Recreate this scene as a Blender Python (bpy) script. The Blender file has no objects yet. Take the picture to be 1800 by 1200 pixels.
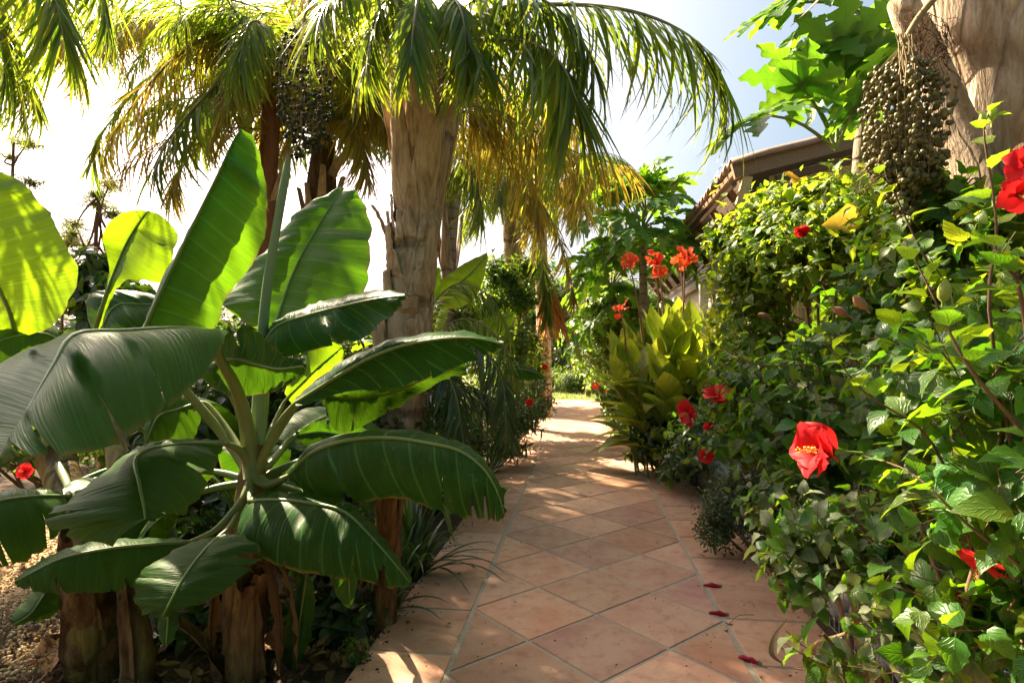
import bpy, math, random
import numpy as np
from mathutils import Vector, Matrix, Quaternion, noise as mnoise

random.seed(7)
R = random.Random(11)
sc = bpy.context.scene
C = sc.collection
PI = math.pi

# ------------------------------------------------------------------ camera
CAM = Vector((0.0, 0.0, 1.25))
FPX = 1020.0                                  # focal length in pixels of the 1800 px wide photograph
cam_d = bpy.data.cameras.new('camera')
cam_d.sensor_width = 36.0
cam_d.lens = 36.0 * FPX / 1800.0
cam_d.clip_start = 0.05
cam_d.clip_end = 6000.0
cam = bpy.data.objects.new('camera', cam_d)
C.objects.link(cam)
cam.location = CAM
cam.rotation_euler = (math.radians(90 + 1.68), 0, math.radians(6.6))
sc.camera = cam
CAMR = cam.rotation_euler.to_matrix()

# ------------------------------------------------------------------ sky and sun
SUN_EL = math.radians(42.0)
SUN_AZ = math.radians(49.0)                   # to the left of the path direction (+Y)
SUN_DIR = Vector((-math.sin(SUN_AZ) * math.cos(SUN_EL), math.cos(SUN_AZ) * math.cos(SUN_EL), math.sin(SUN_EL)))
world = bpy.data.worlds.new('World')
sc.world = world
world.use_nodes = True
wn = world.node_tree.nodes
wl = world.node_tree.links
wn.clear()
sky = wn.new('ShaderNodeTexSky')
sky.sky_type = 'NISHITA'
sky.sun_disc = False
sky.sun_elevation = SUN_EL
sky.sun_rotation = -SUN_AZ
sky.air_density = 0.75
sky.dust_density = 8.5
sky.ozone_density = 1.0
bg = wn.new('ShaderNodeBackground')
bg.inputs['Strength'].default_value = 0.052
wo = wn.new('ShaderNodeOutputWorld')
sky_tint = wn.new('ShaderNodeHueSaturation')           # sky tint: slightly greener blue than the clear-sky model
sky_tint.inputs['Hue'].default_value = 0.465
sky_tint.inputs['Saturation'].default_value = 1.15
wl.new(sky.outputs[0], sky_tint.inputs['Color'])
wl.new(sky_tint.outputs[0], bg.inputs[0])
wl.new(bg.outputs[0], wo.inputs[0])
sun_d = bpy.data.lights.new('sun', 'SUN')
sun_d.energy = 5.0
sun_d.angle = math.radians(0.55)
sun_d.color = (1.0, 0.83, 0.58)
sun = bpy.data.objects.new('sun', sun_d)
C.objects.link(sun)
sun.rotation_euler = (-SUN_DIR).to_track_quat('-Z', 'Y').to_euler()
sc.view_settings.view_transform = 'Standard'
sc.view_settings.look = 'None'
sc.view_settings.gamma = 1.0
sc.view_settings.use_curve_mapping = False
sc.view_settings.exposure = 2.43
sc.cycles.max_bounces = 8
sc.cycles.diffuse_bounces = 4
sc.cycles.glossy_bounces = 2
sc.cycles.transmission_bounces = 6
sc.cycles.caustics_reflective = False
sc.cycles.caustics_refractive = False

# ------------------------------------------------------------------ helpers
def P(px, py, d):
    """world point seen at photo pixel (px, py), d metres along the view axis"""
    return CAM + CAMR @ Vector(((px - 900) / FPX * d, -(py - 600) / FPX * d, -d))

def G(px, py, z=0.0):
    v = CAMR @ Vector(((px - 900) / FPX, -(py - 600) / FPX, -1))
    t = (z - CAM.z) / v.z
    return CAM + v * t

def proj(p):
    v = CAMR.transposed() @ (Vector(p) - CAM)
    d = -v.z
    if d < 0.05:
        return None
    return 900 + v.x / d * FPX, 600 - v.y / d * FPX, d

ROOT = {}                                     # world location of every parent

def link(o, parent=None):
    C.objects.link(o)
    if parent is not None:
        o.parent = parent
    return o

def tag(o, label=None, cat=None, group=None, kind=None):
    if label: o['label'] = label
    if cat: o['category'] = cat
    if group: o['group'] = group
    if kind: o['kind'] = kind
    return o

def empty(name, loc, label, cat, group=None):
    o = bpy.data.objects.new(name, None)
    o.empty_display_size = 0.1
    link(o)
    o.location = loc
    ROOT[o.name] = Vector(loc)
    return tag(o, label, cat, group)

class Geo:
    def __init__(s):
        s.v, s.f, s.uv, s.mi = [], [], [], []
    def add(s, verts, faces, uvs=None, mi=0):
        b = len(s.v)
        s.v += [tuple(p) for p in verts]
        s.uv += list(uvs) if uvs is not None else [(0.5, 0.5)] * len(verts)
        s.f += [tuple(i + b for i in f) for f in faces]
        s.mi += [mi] * len(faces)
    def grid(s, rows, uvs=None, mi=0, skip=None, closed=False):
        """rows: list of equally long lists of points"""
        nr, nc = len(rows), len(rows[0])
        vs = [p for r in rows for p in r]
        if uvs is None:
            uvs = [(j / max(1, nc - 1), i / max(1, nr - 1)) for i in range(nr) for j in range(nc)]
        fs = []
        for i in range(nr - 1):
            for j in range(nc if closed else nc - 1):
                if skip and (i, j) in skip: continue
                k = (j + 1) % nc
                fs.append((i * nc + j, i * nc + k, (i + 1) * nc + k, (i + 1) * nc + j))
        s.add(vs, fs, uvs, mi)
    def tube(s, pts, rad, n=6, mi=0, cap=True, wob=None):
        pts = [Vector(p) for p in pts]
        m = len(pts)
        if not hasattr(rad, '__len__'): rad = [rad] * m
        up = None
        rows = []
        for i, p in enumerate(pts):
            t = (pts[min(i + 1, m - 1)] - pts[max(i - 1, 0)])
            t = t.normalized() if t.length > 1e-9 else Vector((0, 0, 1))
            if up is None:
                a = Vector((0, 1, 0)) if abs(t.y) < 0.9 else Vector((1, 0, 0))
                up = (a - t * a.dot(t)).normalized()
            else:
                up = up - t * up.dot(t)
                up = up.normalized() if up.length > 1e-6 else t.orthogonal().normalized()
            sd = t.cross(up)
            rows.append([p + (up * math.cos(2 * PI * k / n) + sd * math.sin(2 * PI * k / n)) * rad[i] * (wob(i, k) if wob else 1) for k in range(n)])
        L = 0
        uvs = []
        for i in range(m):
            if i: L += (pts[i] - pts[i - 1]).length
            uvs += [(k / n, L) for k in range(n)]
        s.grid(rows, uvs, mi, closed=True)
        if cap:
            b = len(s.v)
            s.f.append(tuple(range(b - 1, b - n - 1, -1))); s.mi.append(mi)
            s.f.append(tuple(range(b - m * n, b - m * n + n))); s.mi.append(mi)
    def box(s, c, size, rot=None, mi=0):
        x, y, z = [q / 2 for q in size]
        vs = [Vector((a, b, d)) for a in (-x, x) for b in (-y, y) for d in (-z, z)]
        if rot is not None: vs = [rot @ v for v in vs]
        c = Vector(c)
        s.add([v + c for v in vs], [(0, 1, 3, 2), (4, 6, 7, 5), (0, 4, 5, 1), (2, 3, 7, 6), (0, 2, 6, 4), (1, 5, 7, 3)], None, mi)
    def mesh(s, name, mats, off=None, smooth=True):
        me = bpy.data.meshes.new(name)
        vs = s.v if off is None else [(p[0] - off[0], p[1] - off[1], p[2] - off[2]) for p in s.v]
        me.from_pydata(vs, [], s.f)
        uvl = me.uv_layers.new(name='UVMap')
        li = np.zeros(len(me.loops), dtype=np.int32)
        me.loops.foreach_get('vertex_index', li)
        uvl.data.foreach_set('uv', np.array(s.uv, dtype=np.float32)[li].ravel())
        for m in (mats if isinstance(mats, (list, tuple)) else [mats]):
            me.materials.append(m)
        if any(s.mi): me.polygons.foreach_set('material_index', s.mi)
        if smooth: me.polygons.foreach_set('use_smooth', [True] * len(me.polygons))
        me.update()
        return me
    def build(s, name, mats, parent=None, root=None, smooth=True):
        """one mesh object; vertices are given in world space, stored relative to the root thing"""
        off = None
        if parent is not None:
            off = ROOT.get((root or parent).name)
            if off is None:
                q = parent
                while q.parent is not None: q = q.parent
                off = ROOT.get(q.name)
        o = bpy.data.objects.new(name, s.mesh(name, mats, off, smooth))
        return link(o, parent)

def inst(name, me, parent, M, root=None):
    """object sharing mesh me with world matrix M under parent (whose root is unrotated)"""
    o = bpy.data.objects.new(name, me)
    link(o, parent)
    r = root or parent
    o.matrix_basis = Matrix.Translation(-ROOT[r.name]) @ M
    return o

def scatter(name, geos, mats_list, mats, parent=None):
    """many copies joined in one mesh. geos: list of Geo; mats_list: list of (geo index, Matrix)"""
    off = ROOT[parent.name] if parent is not None else Vector((0, 0, 0))
    V, F, S, U = [], [], [], []
    base = 0
    for gi, g in enumerate(geos):
        Ms = [m for k, m in mats_list if k == gi]
        if not Ms: continue
        gv = np.array(g.v, dtype=np.float64)
        A = np.array([[list(r) for r in m] for m in Ms])
        w = np.einsum('nij,vj->nvi', A[:, :3, :3], gv) + A[:, None, :3, 3] - np.array(off)[None, None, :]
        n, nv = len(Ms), len(gv)
        flat = np.array([i for f in g.f for i in f], dtype=np.int64)
        sz = np.array([len(f) for f in g.f], dtype=np.int64)
        V.append(w.reshape(-1, 3))
        F.append((flat[None, :] + (np.arange(n) * nv)[:, None] + base).ravel())
        S.append(np.tile(sz, n))
        U.append(np.tile(np.array(g.uv, dtype=np.float32)[flat], (n, 1)))
        base += n * nv
    if not V: return None
    V = np.concatenate(V); F = np.concatenate(F); S = np.concatenate(S); U = np.concatenate(U)
    me = bpy.data.meshes.new(name)
    me.vertices.add(len(V)); me.vertices.foreach_set('co', V.astype(np.float32).ravel())
    me.loops.add(len(F)); me.loops.foreach_set('vertex_index', F.astype(np.int32))
    me.polygons.add(len(S))
    st = np.concatenate([[0], np.cumsum(S)[:-1]])
    me.polygons.foreach_set('loop_start', st.astype(np.int32))
    me.polygons.foreach_set('use_smooth', np.ones(len(S), dtype=bool))
    me.update(calc_edges=True)
    uvl = me.uv_layers.new(name='UVMap')
    uvl.data.foreach_set('uv', U.astype(np.float32).ravel())
    for m in (mats if isinstance(mats, (list, tuple)) else [mats]): me.materials.append(m)
    me.validate()
    o = bpy.data.objects.new(name, me)
    link(o, parent)
    return o

def crv(pts, n):
    """Catmull-Rom through the points, n samples"""
    pts = [Vector(p) for p in pts]
    if len(pts) == 2:
        return [pts[0].lerp(pts[1], i / (n - 1)) for i in range(n)]
    q = [pts[0] * 2 - pts[1]] + pts + [pts[-1] * 2 - pts[-2]]
    out = []
    m = len(pts) - 1
    for i in range(n):
        t = i / (n - 1) * m
        k = min(int(t), m - 1)
        t -= k
        a, b, c, d = q[k], q[k + 1], q[k + 2], q[k + 3]
        out.append(0.5 * ((2 * b) + (c - a) * t + (2 * a - 5 * b + 4 * c - d) * t * t + (3 * b - a - 3 * c + d) * t ** 3))
    return out

def lerp(a, b, t): return a + (b - a) * t

def frame(axis, nrm, loc, s):
    """matrix whose Y is axis, Z near nrm, scaled by s"""
    y = Vector(axis).normalized()
    z = Vector(nrm) - y * y.dot(nrm)
    z = z.normalized() if z.length > 1e-5 else y.orthogonal().normalized()
    x = y.cross(z)
    M = Matrix(((x.x * s, y.x * s, z.x * s, loc[0]), (x.y * s, y.y * s, z.y * s, loc[1]), (x.z * s, y.z * s, z.z * s, loc[2]), (0, 0, 0, 1)))
    return M

def rvec(r=R):
    while True:
        v = Vector((r.uniform(-1, 1), r.uniform(-1, 1), r.uniform(-1, 1)))
        if 0.05 < v.length < 1: return v.normalized()

UP = Vector((0, 0, 1))
# ------------------------------------------------------------------ materials
class NT:
    def __init__(s, name):
        s.m = bpy.data.materials.new(name)
        s.m.use_nodes = True
        s.t = s.m.node_tree
        s.t.nodes.clear()
        s.out = s.n('ShaderNodeOutputMaterial')
    def n(s, typ, **kw):
        o = s.t.nodes.new(typ)
        for k, v in kw.items(): setattr(o, k, v)
        return o
    def set(s, sock, v):
        if isinstance(v, bpy.types.NodeSocket): s.t.links.new(v, sock)
        elif isinstance(v, bpy.types.Node): s.t.links.new(v.outputs[0], sock)
        else:
            if sock.type == 'RGBA' and len(v) == 3: v = (*v, 1)
            sock.default_value = v
    def math(s, op, a, b=None, c=None, clamp=False):
        o = s.n('ShaderNodeMath', operation=op); o.use_clamp = clamp
        s.set(o.inputs[0], a)
        if b is not None: s.set(o.inputs[1], b)
        if c is not None: s.set(o.inputs[2], c)
        return o.outputs[0]
    def mix(s, f, a, b, mode='MIX'):
        o = s.n('ShaderNodeMix', data_type='RGBA', blend_type=mode)
        s.set(o.inputs[0], f); s.set(o.inputs[6], a); s.set(o.inputs[7], b)
        return o.outputs[2]
    def noise(s, vec, scale, detail=3, rough=0.5, dist=0.0, col=False):
        o = s.n('ShaderNodeTexNoise')
        if vec is not None: s.set(o.inputs['Vector'], vec)
        o.inputs['Scale'].default_value = scale
        o.inputs['Detail'].default_value = detail
        o.inputs['Roughness'].default_value = rough
        o.inputs['Distortion'].default_value = dist
        return o.outputs[1 if col else 0]
    def ramp(s, f, stops, interp='LINEAR'):
        o = s.n('ShaderNodeValToRGB')
        s.set(o.inputs[0], f)
        e = o.color_ramp.elements
        o.color_ramp.interpolation = interp
        while len(e) < len(stops): e.new(0.5)
        for k, (p, c) in zip(e, stops):
            k.position = p
            k.color = (*c, 1) if len(c) == 3 else c
        return o.outputs[0]
    def remap(s, v, a, b, c=0.0, d=1.0):
        o = s.n('ShaderNodeMapRange')
        s.set(o.inputs[0], v)
        for i, x in enumerate((a, b, c, d)): o.inputs[i + 1].default_value = x
        return o.outputs[0]
    def coord(s, which='Object'):
        return s.n('ShaderNodeTexCoord').outputs[which]
    def scale(s, vec, sc_):
        o = s.n('ShaderNodeMapping')
        s.set(o.inputs['Vector'], vec)
        o.inputs['Scale'].default_value = sc_
        return o.outputs[0]
    def rnd(s):
        oi = s.n('ShaderNodeObjectInfo').outputs['Random']
        gi = s.n('ShaderNodeNewGeometry').outputs['Random Per Island']
        return s.math('FRACT', s.math('ADD', oi, gi))
    def hsv(s, col, h, sa, v):
        o = s.n('ShaderNodeHueSaturation')
        s.set(o.inputs['Hue'], h); s.set(o.inputs['Saturation'], sa); s.set(o.inputs['Value'], v)
        s.set(o.inputs['Color'], col)
        return o.outputs[0]
    def bump(s, h, strength=0.3, dist=0.01, nrm=None):
        o = s.n('ShaderNodeBump')
        o.inputs['Strength'].default_value = strength
        o.inputs['Distance'].default_value = dist
        s.set(o.inputs['Height'], h)
        if nrm is not None: s.set(o.inputs['Normal'], nrm)
        return o.outputs[0]
    def bsdf(s, col, rough=0.6, spec=0.4, nrm=None, **kw):
        o = s.n('ShaderNodeBsdfPrincipled')
        s.set(o.inputs['Base Color'], col)
        s.set(o.inputs['Roughness'], rough)
        s.set(o.inputs['Specular IOR Level'], spec)
        if nrm is not None: s.set(o.inputs['Normal'], nrm)
        for k, v in kw.items(): s.set(o.inputs[k], v)
        return o.outputs[0]
    def end(s, sh):
        s.t.links.new(sh, s.out.inputs[0])
        return s.m

def leaf_mat(name, col, tcol, tr=0.4, rough=0.42, spec=0.45, hue=0.04, val=0.5, vein=None, veincol=None, nveins=7, slant=0.35,
             back=None, edge=None, mott=0.35, bump=0.25, blemish=0.0, dry=None):
    t = NT(name)
    r = t.rnd()
    r2 = t.math('FRACT', t.math('MULTIPLY', r, 7.31))
    hu = t.math('ADD', t.math('MULTIPLY', t.math('SUBTRACT', r, 0.5), hue), 0.5)
    va = t.math('ADD', t.math('MULTIPLY', t.math('SUBTRACT', r2, 0.5), val), 1.0)
    ob = t.coord('Object')
    nz = t.noise(ob, 9.0, 3)
    va = t.math('MULTIPLY', va, t.math('ADD', t.math('MULTIPLY', t.math('SUBTRACT', nz, 0.5), mott * 2), 1.0))
    base = t.hsv(col, hu, 1.0, va)
    tbase = t.hsv(tcol, hu, 1.0, va)
    nrm = None
    if vein:
        uv = t.n('ShaderNodeSeparateXYZ')
        t.set(uv.inputs[0], t.coord('UV'))
        u, v = uv.outputs[0], uv.outputs[1]
        a = t.math('MULTIPLY', t.math('ABSOLUTE', t.math('SUBTRACT', u, 0.5)), 2.0)
        ph = t.math('MULTIPLY', t.math('SUBTRACT', v, t.math('MULTIPLY', a, slant)), 2 * PI * nveins)
        if vein == 'pin':
            w = t.math('POWER', t.math('MULTIPLY_ADD', t.math('SINE', ph), 0.5, 0.5), 10.0)
            mid = t.remap(a, 0.0, 0.07, 1.0, 0.0)
            vv = t.math('MAXIMUM', mid, t.math('MULTIPLY', w, 0.55))
            base = t.mix(t.math('MULTIPLY', vv, 0.6), base, veincol or col)
            tbase = t.mix(t.math('MULTIPLY', vv, 0.35), tbase, [c * 0.5 for c in tcol])
            nrm = t.bump(vv, bump, 0.006)
        else:
            n2 = t.n('ShaderNodeTexNoise'); n2.noise_dimensions = '2D'
            cv = t.n('ShaderNodeCombineXYZ')
            t.set(cv.inputs[0], t.math('MULTIPLY', a, 2.0)); t.set(cv.inputs[1], t.math('MULTIPLY', t.math('SUBTRACT', v, t.math('MULTIPLY', a, slant)), nveins * 1.3))
            t.set(n2.inputs['Vector'], cv.outputs[0]); n2.inputs['Scale'].default_value = 1.0; n2.inputs['Detail'].default_value = 4
            s1 = t.math('MULTIPLY_ADD', t.math('SINE', ph), 0.5, 0.5)
            lat = t.math('POWER', t.math('MULTIPLY_ADD', t.math('SINE', t.math('MULTIPLY', ph, 0.17)), 0.5, 0.5), 60.0)
            line = t.math('ADD', t.math('MULTIPLY_ADD', s1, 0.08, t.math('MULTIPLY', n2.outputs[0], 0.9)), t.math('MULTIPLY', lat, 0.10))
            base = t.mix(t.math('MULTIPLY', lat, 0.7), base, [min(1, c * 2.6) for c in (veincol or col)])
            base = t.mix(t.remap(line, 0.45, 0.95, 0.0, 0.45), base, veincol or col)
            tbase = t.mix(t.remap(line, 0.35, 0.85, 0.45, 0.0), tbase, [c * 0.55 for c in tcol])
            nrm = t.bump(line, bump, 0.012)
        if edge:
            e = t.math('MULTIPLY', t.remap(a, 0.95, 1.0), t.remap(t.noise(ob, 16, 3), 0.42, 0.55))
            base = t.mix(e, base, edge); tbase = t.mix(e, tbase, edge)
        if dry:
            e = t.math('MULTIPLY', t.remap(v, 0.72, 1.0), t.remap(r2, 0.2, 0.9))
            base = t.mix(e, base, dry); tbase = t.mix(e, tbase, dry)
    if blemish:
        bm = t.remap(t.noise(ob, 38, 3, 0.7), 0.63, 0.72, 0.0, blemish)
        base = t.mix(bm, base, (0.16, 0.13, 0.05)); tbase = t.mix(bm, tbase, (0.2, 0.13, 0.03))
    if back:
        bf = t.n('ShaderNodeNewGeometry').outputs['Backfacing']
        base = t.mix(t.math('MULTIPLY', bf, 0.75), base, back)
    pb = t.bsdf(base, rough, spec, nrm)
    tb = t.n('ShaderNodeBsdfTranslucent')
    t.set(tb.inputs[0], tbase)
    if nrm is not None: t.set(tb.inputs['Normal'], nrm)
    mx = t.n('ShaderNodeMixShader')
    mx.inputs[0].default_value = tr
    t.set(mx.inputs[1], pb); t.set(mx.inputs[2], tb.outputs[0])
    return t.end(mx.outputs[0])

def bark_mat(name, pale, mid, dark, sc_=(9, 9, 1.6), crack=0.5, bump=0.8, rings=0.0, rough=0.85):
    t = NT(name)
    ob = t.coord('Object')
    st = t.scale(ob, sc_)
    n1 = t.noise(st, 1.3, 6, 0.62, 0.6)
    n2 = t.noise(t.scale(ob, (sc_[0] * 4, sc_[1] * 4, sc_[2] * 1.5)), 2.0, 4, 0.6)
    n3 = t.noise(ob, 3.2, 4, 0.55, 0.5)
    col = t.ramp(n1, [(0.22, dark), (0.42, mid), (0.62, pale), (0.8, [min(1, c * 1.15) for c in pale])])
    col = t.mix(t.remap(n3, 0.5, 0.68, 0.0, 0.8), col, mid)
    col = t.mix(t.remap(n2, 0.3, 0.5, 0.55, 0.0), col, [c * 0.7 for c in mid])
    vo = t.n('ShaderNodeTexVoronoi', feature='DISTANCE_TO_EDGE')
    t.set(vo.inputs['Vector'], t.mix(0.12, st, t.noise(ob, 6, 3, col=True)))
    vo.inputs['Scale'].default_value = 0.55
    ck = t.remap(vo.outputs[0], 0.0, 0.05, crack, 0.0)
    h = t.math('SUBTRACT', t.math('ADD', n1, t.math('MULTIPLY', n2, 0.4)), ck)
    col = t.mix(ck, col, dark)
    if rings:
        z = t.n('ShaderNodeSeparateXYZ'); t.set(z.inputs[0], ob)
        w = t.math('SINE', t.math('ADD', t.math('MULTIPLY', z.outputs[2], rings), t.math('MULTIPLY', n3, 3.0)))
        rg = t.remap(w, 0.75, 1.0, 0.0, 0.6)
        col = t.mix(rg, col, dark)
        h = t.math('SUBTRACT', h, rg)
    return t.end(t.bsdf(col, rough, 0.2, t.bump(h, bump, 0.03)))

def plain_mat(name, c1, c2, scale=6.0, rough=0.7, spec=0.3, bump=0.2, stretch=(1, 1, 1), var=0.0, detail=5):
    t = NT(name)
    ob = t.scale(t.coord('Object'), stretch)
    n = t.noise(ob, scale, detail, 0.6)
    col = t.mix(t.remap(n, 0.3, 0.7), c1, c2)
    if var:
        col = t.hsv(col, 0.5, 1.0, t.math('MULTIPLY_ADD', t.rnd(), var, 1.0 - var / 2))
    return t.end(t.bsdf(col, rough, spec, t.bump(n, bump, 0.01)))

# foliage
M_BAN = leaf_mat('banana_leaf_mature', (0.016, 0.062, 0.010), (0.12, 0.30, 0.008), 0.26, 0.42, 0.09, 0.02, 0.2, 'banana', (0.030, 0.088, 0.018), 70, 0.06,
                 back=(0.045, 0.105, 0.02), edge=(0.26, 0.20, 0.035), mott=0.5, bump=0.30, blemish=0.9)
M_BANY = leaf_mat('banana_leaf_young_lit', (0.045, 0.14, 0.015), (0.40, 0.66, 0.01), 0.55, 0.42, 0.35, 0.02, 0.15, 'banana', (0.08, 0.18, 0.03), 60, 0.05,
                  back=(0.065, 0.155, 0.025), edge=(0.3, 0.3, 0.05), mott=0.2, bump=0.16)  # young leaf green, with sun shining through put into the colour
M_BANM = leaf_mat('banana_leaf_half_lit', (0.03, 0.10, 0.015), (0.20, 0.48, 0.008), 0.45, 0.45, 0.3, 0.02, 0.2, 'banana', (0.055, 0.135, 0.028), 64, 0.05,
                  back=(0.055, 0.13, 0.03), edge=(0.22, 0.18, 0.04), mott=0.25, bump=0.16, blemish=0.3)  # mid copy of the banana leaf, partial sunlight put into its colour
M_MIDRIB = plain_mat('banana_midrib', (0.10, 0.17, 0.035), (0.15, 0.22, 0.055), 8, 0.4, 0.4, 0.1, (1, 1, 1))
M_PETIOLE = plain_mat('banana_petiole', (0.13, 0.165, 0.04), (0.20, 0.22, 0.07), 7, 0.45, 0.35, 0.15, (1, 1, .3))
M_MIDDK = plain_mat('banana_midrib_dark', (0.10, 0.17, 0.05), (0.15, 0.22, 0.07), 8, 0.4, 0.4, 0.1, (1, 1, 1))
M_PSEUDO = bark_mat('banana_stem', (0.26, 0.20, 0.06), (0.13, 0.075, 0.025), (0.014, 0.008, 0.005), (7, 7, 2.6), 0.5, 0.5, 0, 0.5)
M_SHEATH = bark_mat('dry_banana_sheath', (0.25, 0.155, 0.07), (0.11, 0.055, 0.025), (0.03, 0.015, 0.008), (11, 11, 3.0), 0.4, 0.7)
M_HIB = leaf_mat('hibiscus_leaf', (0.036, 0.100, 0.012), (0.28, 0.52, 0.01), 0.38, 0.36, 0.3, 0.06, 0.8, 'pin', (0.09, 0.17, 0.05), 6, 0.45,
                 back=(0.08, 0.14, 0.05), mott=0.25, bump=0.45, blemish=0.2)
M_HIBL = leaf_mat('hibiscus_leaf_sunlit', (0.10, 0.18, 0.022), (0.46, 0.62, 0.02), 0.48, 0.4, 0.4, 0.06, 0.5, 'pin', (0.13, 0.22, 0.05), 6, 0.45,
                  back=(0.10, 0.17, 0.05), mott=0.25, bump=0.4)  # brighter copy of the hibiscus leaf, sunlight put into its colour
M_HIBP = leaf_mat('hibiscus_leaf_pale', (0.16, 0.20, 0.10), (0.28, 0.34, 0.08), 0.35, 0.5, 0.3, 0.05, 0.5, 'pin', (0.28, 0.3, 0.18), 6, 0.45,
                  back=(0.24, 0.25, 0.15), mott=0.35, bump=0.5)  # pale leaf backs, with patchy sunlight also put into the colour
M_PAP = leaf_mat('papaya_leaf', (0.06, 0.155, 0.02), (0.24, 0.48, 0.015), 0.44, 0.42, 0.4, 0.03, 0.3, 'pin', (0.13, 0.22, 0.06), 5, 0.3,
                 back=(0.10, 0.2, 0.05), mott=0.2, bump=0.25, blemish=0.25)
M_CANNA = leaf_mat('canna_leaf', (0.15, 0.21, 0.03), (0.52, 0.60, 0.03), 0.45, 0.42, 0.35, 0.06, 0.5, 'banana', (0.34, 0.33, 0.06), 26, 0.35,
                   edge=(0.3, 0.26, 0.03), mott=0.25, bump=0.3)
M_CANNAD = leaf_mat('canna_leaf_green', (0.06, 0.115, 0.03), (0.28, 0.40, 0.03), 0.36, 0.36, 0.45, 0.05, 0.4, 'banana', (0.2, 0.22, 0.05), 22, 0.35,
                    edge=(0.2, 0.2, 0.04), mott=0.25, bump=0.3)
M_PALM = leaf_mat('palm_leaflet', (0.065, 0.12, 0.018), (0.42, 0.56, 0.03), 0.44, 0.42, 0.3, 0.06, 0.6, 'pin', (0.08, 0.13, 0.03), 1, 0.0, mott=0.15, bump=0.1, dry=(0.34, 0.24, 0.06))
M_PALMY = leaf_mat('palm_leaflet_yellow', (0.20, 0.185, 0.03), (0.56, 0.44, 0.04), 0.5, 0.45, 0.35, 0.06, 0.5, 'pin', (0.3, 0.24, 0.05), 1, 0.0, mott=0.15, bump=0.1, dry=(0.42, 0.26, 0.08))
M_PALMDRY = leaf_mat('palm_leaflet_dry', (0.34, 0.22, 0.085), (0.5, 0.32, 0.08), 0.4, 0.6, 0.2, 0.05, 0.5, mott=0.2)
M_PALMF = leaf_mat('far_palm_leaflet', (0.07, 0.115, 0.022), (0.42, 0.52, 0.05), 0.44, 0.45, 0.25, 0.07, 0.7, mott=0.2)
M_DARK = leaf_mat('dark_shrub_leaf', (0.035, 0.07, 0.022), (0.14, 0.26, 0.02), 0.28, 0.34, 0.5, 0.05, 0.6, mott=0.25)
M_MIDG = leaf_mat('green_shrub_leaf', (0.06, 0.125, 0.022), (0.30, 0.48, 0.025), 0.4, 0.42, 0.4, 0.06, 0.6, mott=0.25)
M_STRAP = leaf_mat('strap_leaf', (0.032, 0.065, 0.022), (0.12, 0.24, 0.02), 0.25, 0.3, 0.55, 0.04, 0.5, mott=0.2)
M_GRASS = leaf_mat('grass_blade', (0.08, 0.13, 0.03), (0.3, 0.42, 0.04), 0.4, 0.5, 0.3, 0.06, 0.6, mott=0.2)
M_FINE = leaf_mat('fine_tree_leaf', (0.06, 0.09, 0.03), (0.30, 0.36, 0.05), 0.4, 0.5, 0.3, 0.06, 0.5, mott=0.2)
M_LITTER = leaf_mat('dry_leaf', (0.20, 0.12, 0.055), (0.22, 0.12, 0.04), 0.15, 0.7, 0.2, 0.04, 0.9, mott=0.3)
M_YLEAF = leaf_mat('yellowed_leaf', (0.45, 0.26, 0.05), (0.6, 0.34, 0.04), 0.4, 0.5, 0.3, 0.06, 0.5, mott=0.3)
# flowers
def petal_material():
    t = NT('hibiscus_petal')
    uv = t.n('ShaderNodeSeparateXYZ'); t.set(uv.inputs[0], t.coord('UV'))
    u, v = uv.outputs[0], uv.outputs[1]
    fan = t.math('DIVIDE', t.math('SUBTRACT', u, 0.5), t.math('ADD', v, 0.25))
    cv = t.n('ShaderNodeCombineXYZ'); t.set(cv.inputs[0], t.math('MULTIPLY', fan, 34.0)); t.set(cv.inputs[1], t.math('MULTIPLY', v, 1.5)); t.set(cv.inputs[2], t.rnd())
    w = t.noise(cv.outputs[0], 1.0, 3, 0.6)
    col = t.ramp(v, [(0.0, (0.16, 0.002, 0.008)), (0.22, (0.42, 0.006, 0.016)), (0.5, (0.54, 0.010, 0.018)), (1.0, (0.60, 0.022, 0.028))])
    col = t.mix(t.remap(w, 0.5, 0.68, 0.0, 0.55), col, (0.40, 0.004, 0.014))
    nrm = t.bump(w, 0.3, 0.004)
    tb = t.n('ShaderNodeBsdfTranslucent'); t.set(tb.inputs[0], t.mix(0.5, col, (0.9, 0.03, 0.02))); t.set(tb.inputs['Normal'], nrm)
    mx = t.n('ShaderNodeMixShader'); mx.inputs[0].default_value = 0.4
    t.set(mx.inputs[1], t.bsdf(col, 0.5, 0.25, nrm)); t.set(mx.inputs[2], tb.outputs[0])
    return t.end(mx.outputs[0])
M_RED = petal_material()
M_REDF = leaf_mat('fallen_petal', (0.42, 0.012, 0.03), (0.5, 0.01, 0.02), 0.2, 0.5, 0.3, 0.02, 0.3, mott=0.3)
M_ORANGE = leaf_mat('canna_petal', (0.75, 0.11, 0.035), (0.9, 0.12, 0.03), 0.4, 0.5, 0.25, 0.02, 0.3, mott=0.2)
M_STAMEN = plain_mat('stamen', (0.6, 0.05, 0.05), (0.75, 0.35, 0.08), 60, 0.6)
M_POLLEN = plain_mat('pollen', (0.65, 0.4, 0.06), (0.75, 0.5, 0.1), 60, 0.8)
M_CALYX = plain_mat('calyx', (0.10, 0.2, 0.04), (0.16, 0.26, 0.05), 20, 0.5)
M_BUD = plain_mat('flower_bud', (0.28, 0.34, 0.06), (0.34, 0.4, 0.08), 14, 0.5)
M_ORBUD = plain_mat('orange_bloom', (0.7, 0.3, 0.1), (0.8, 0.42, 0.18), 20, 0.6)
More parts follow.
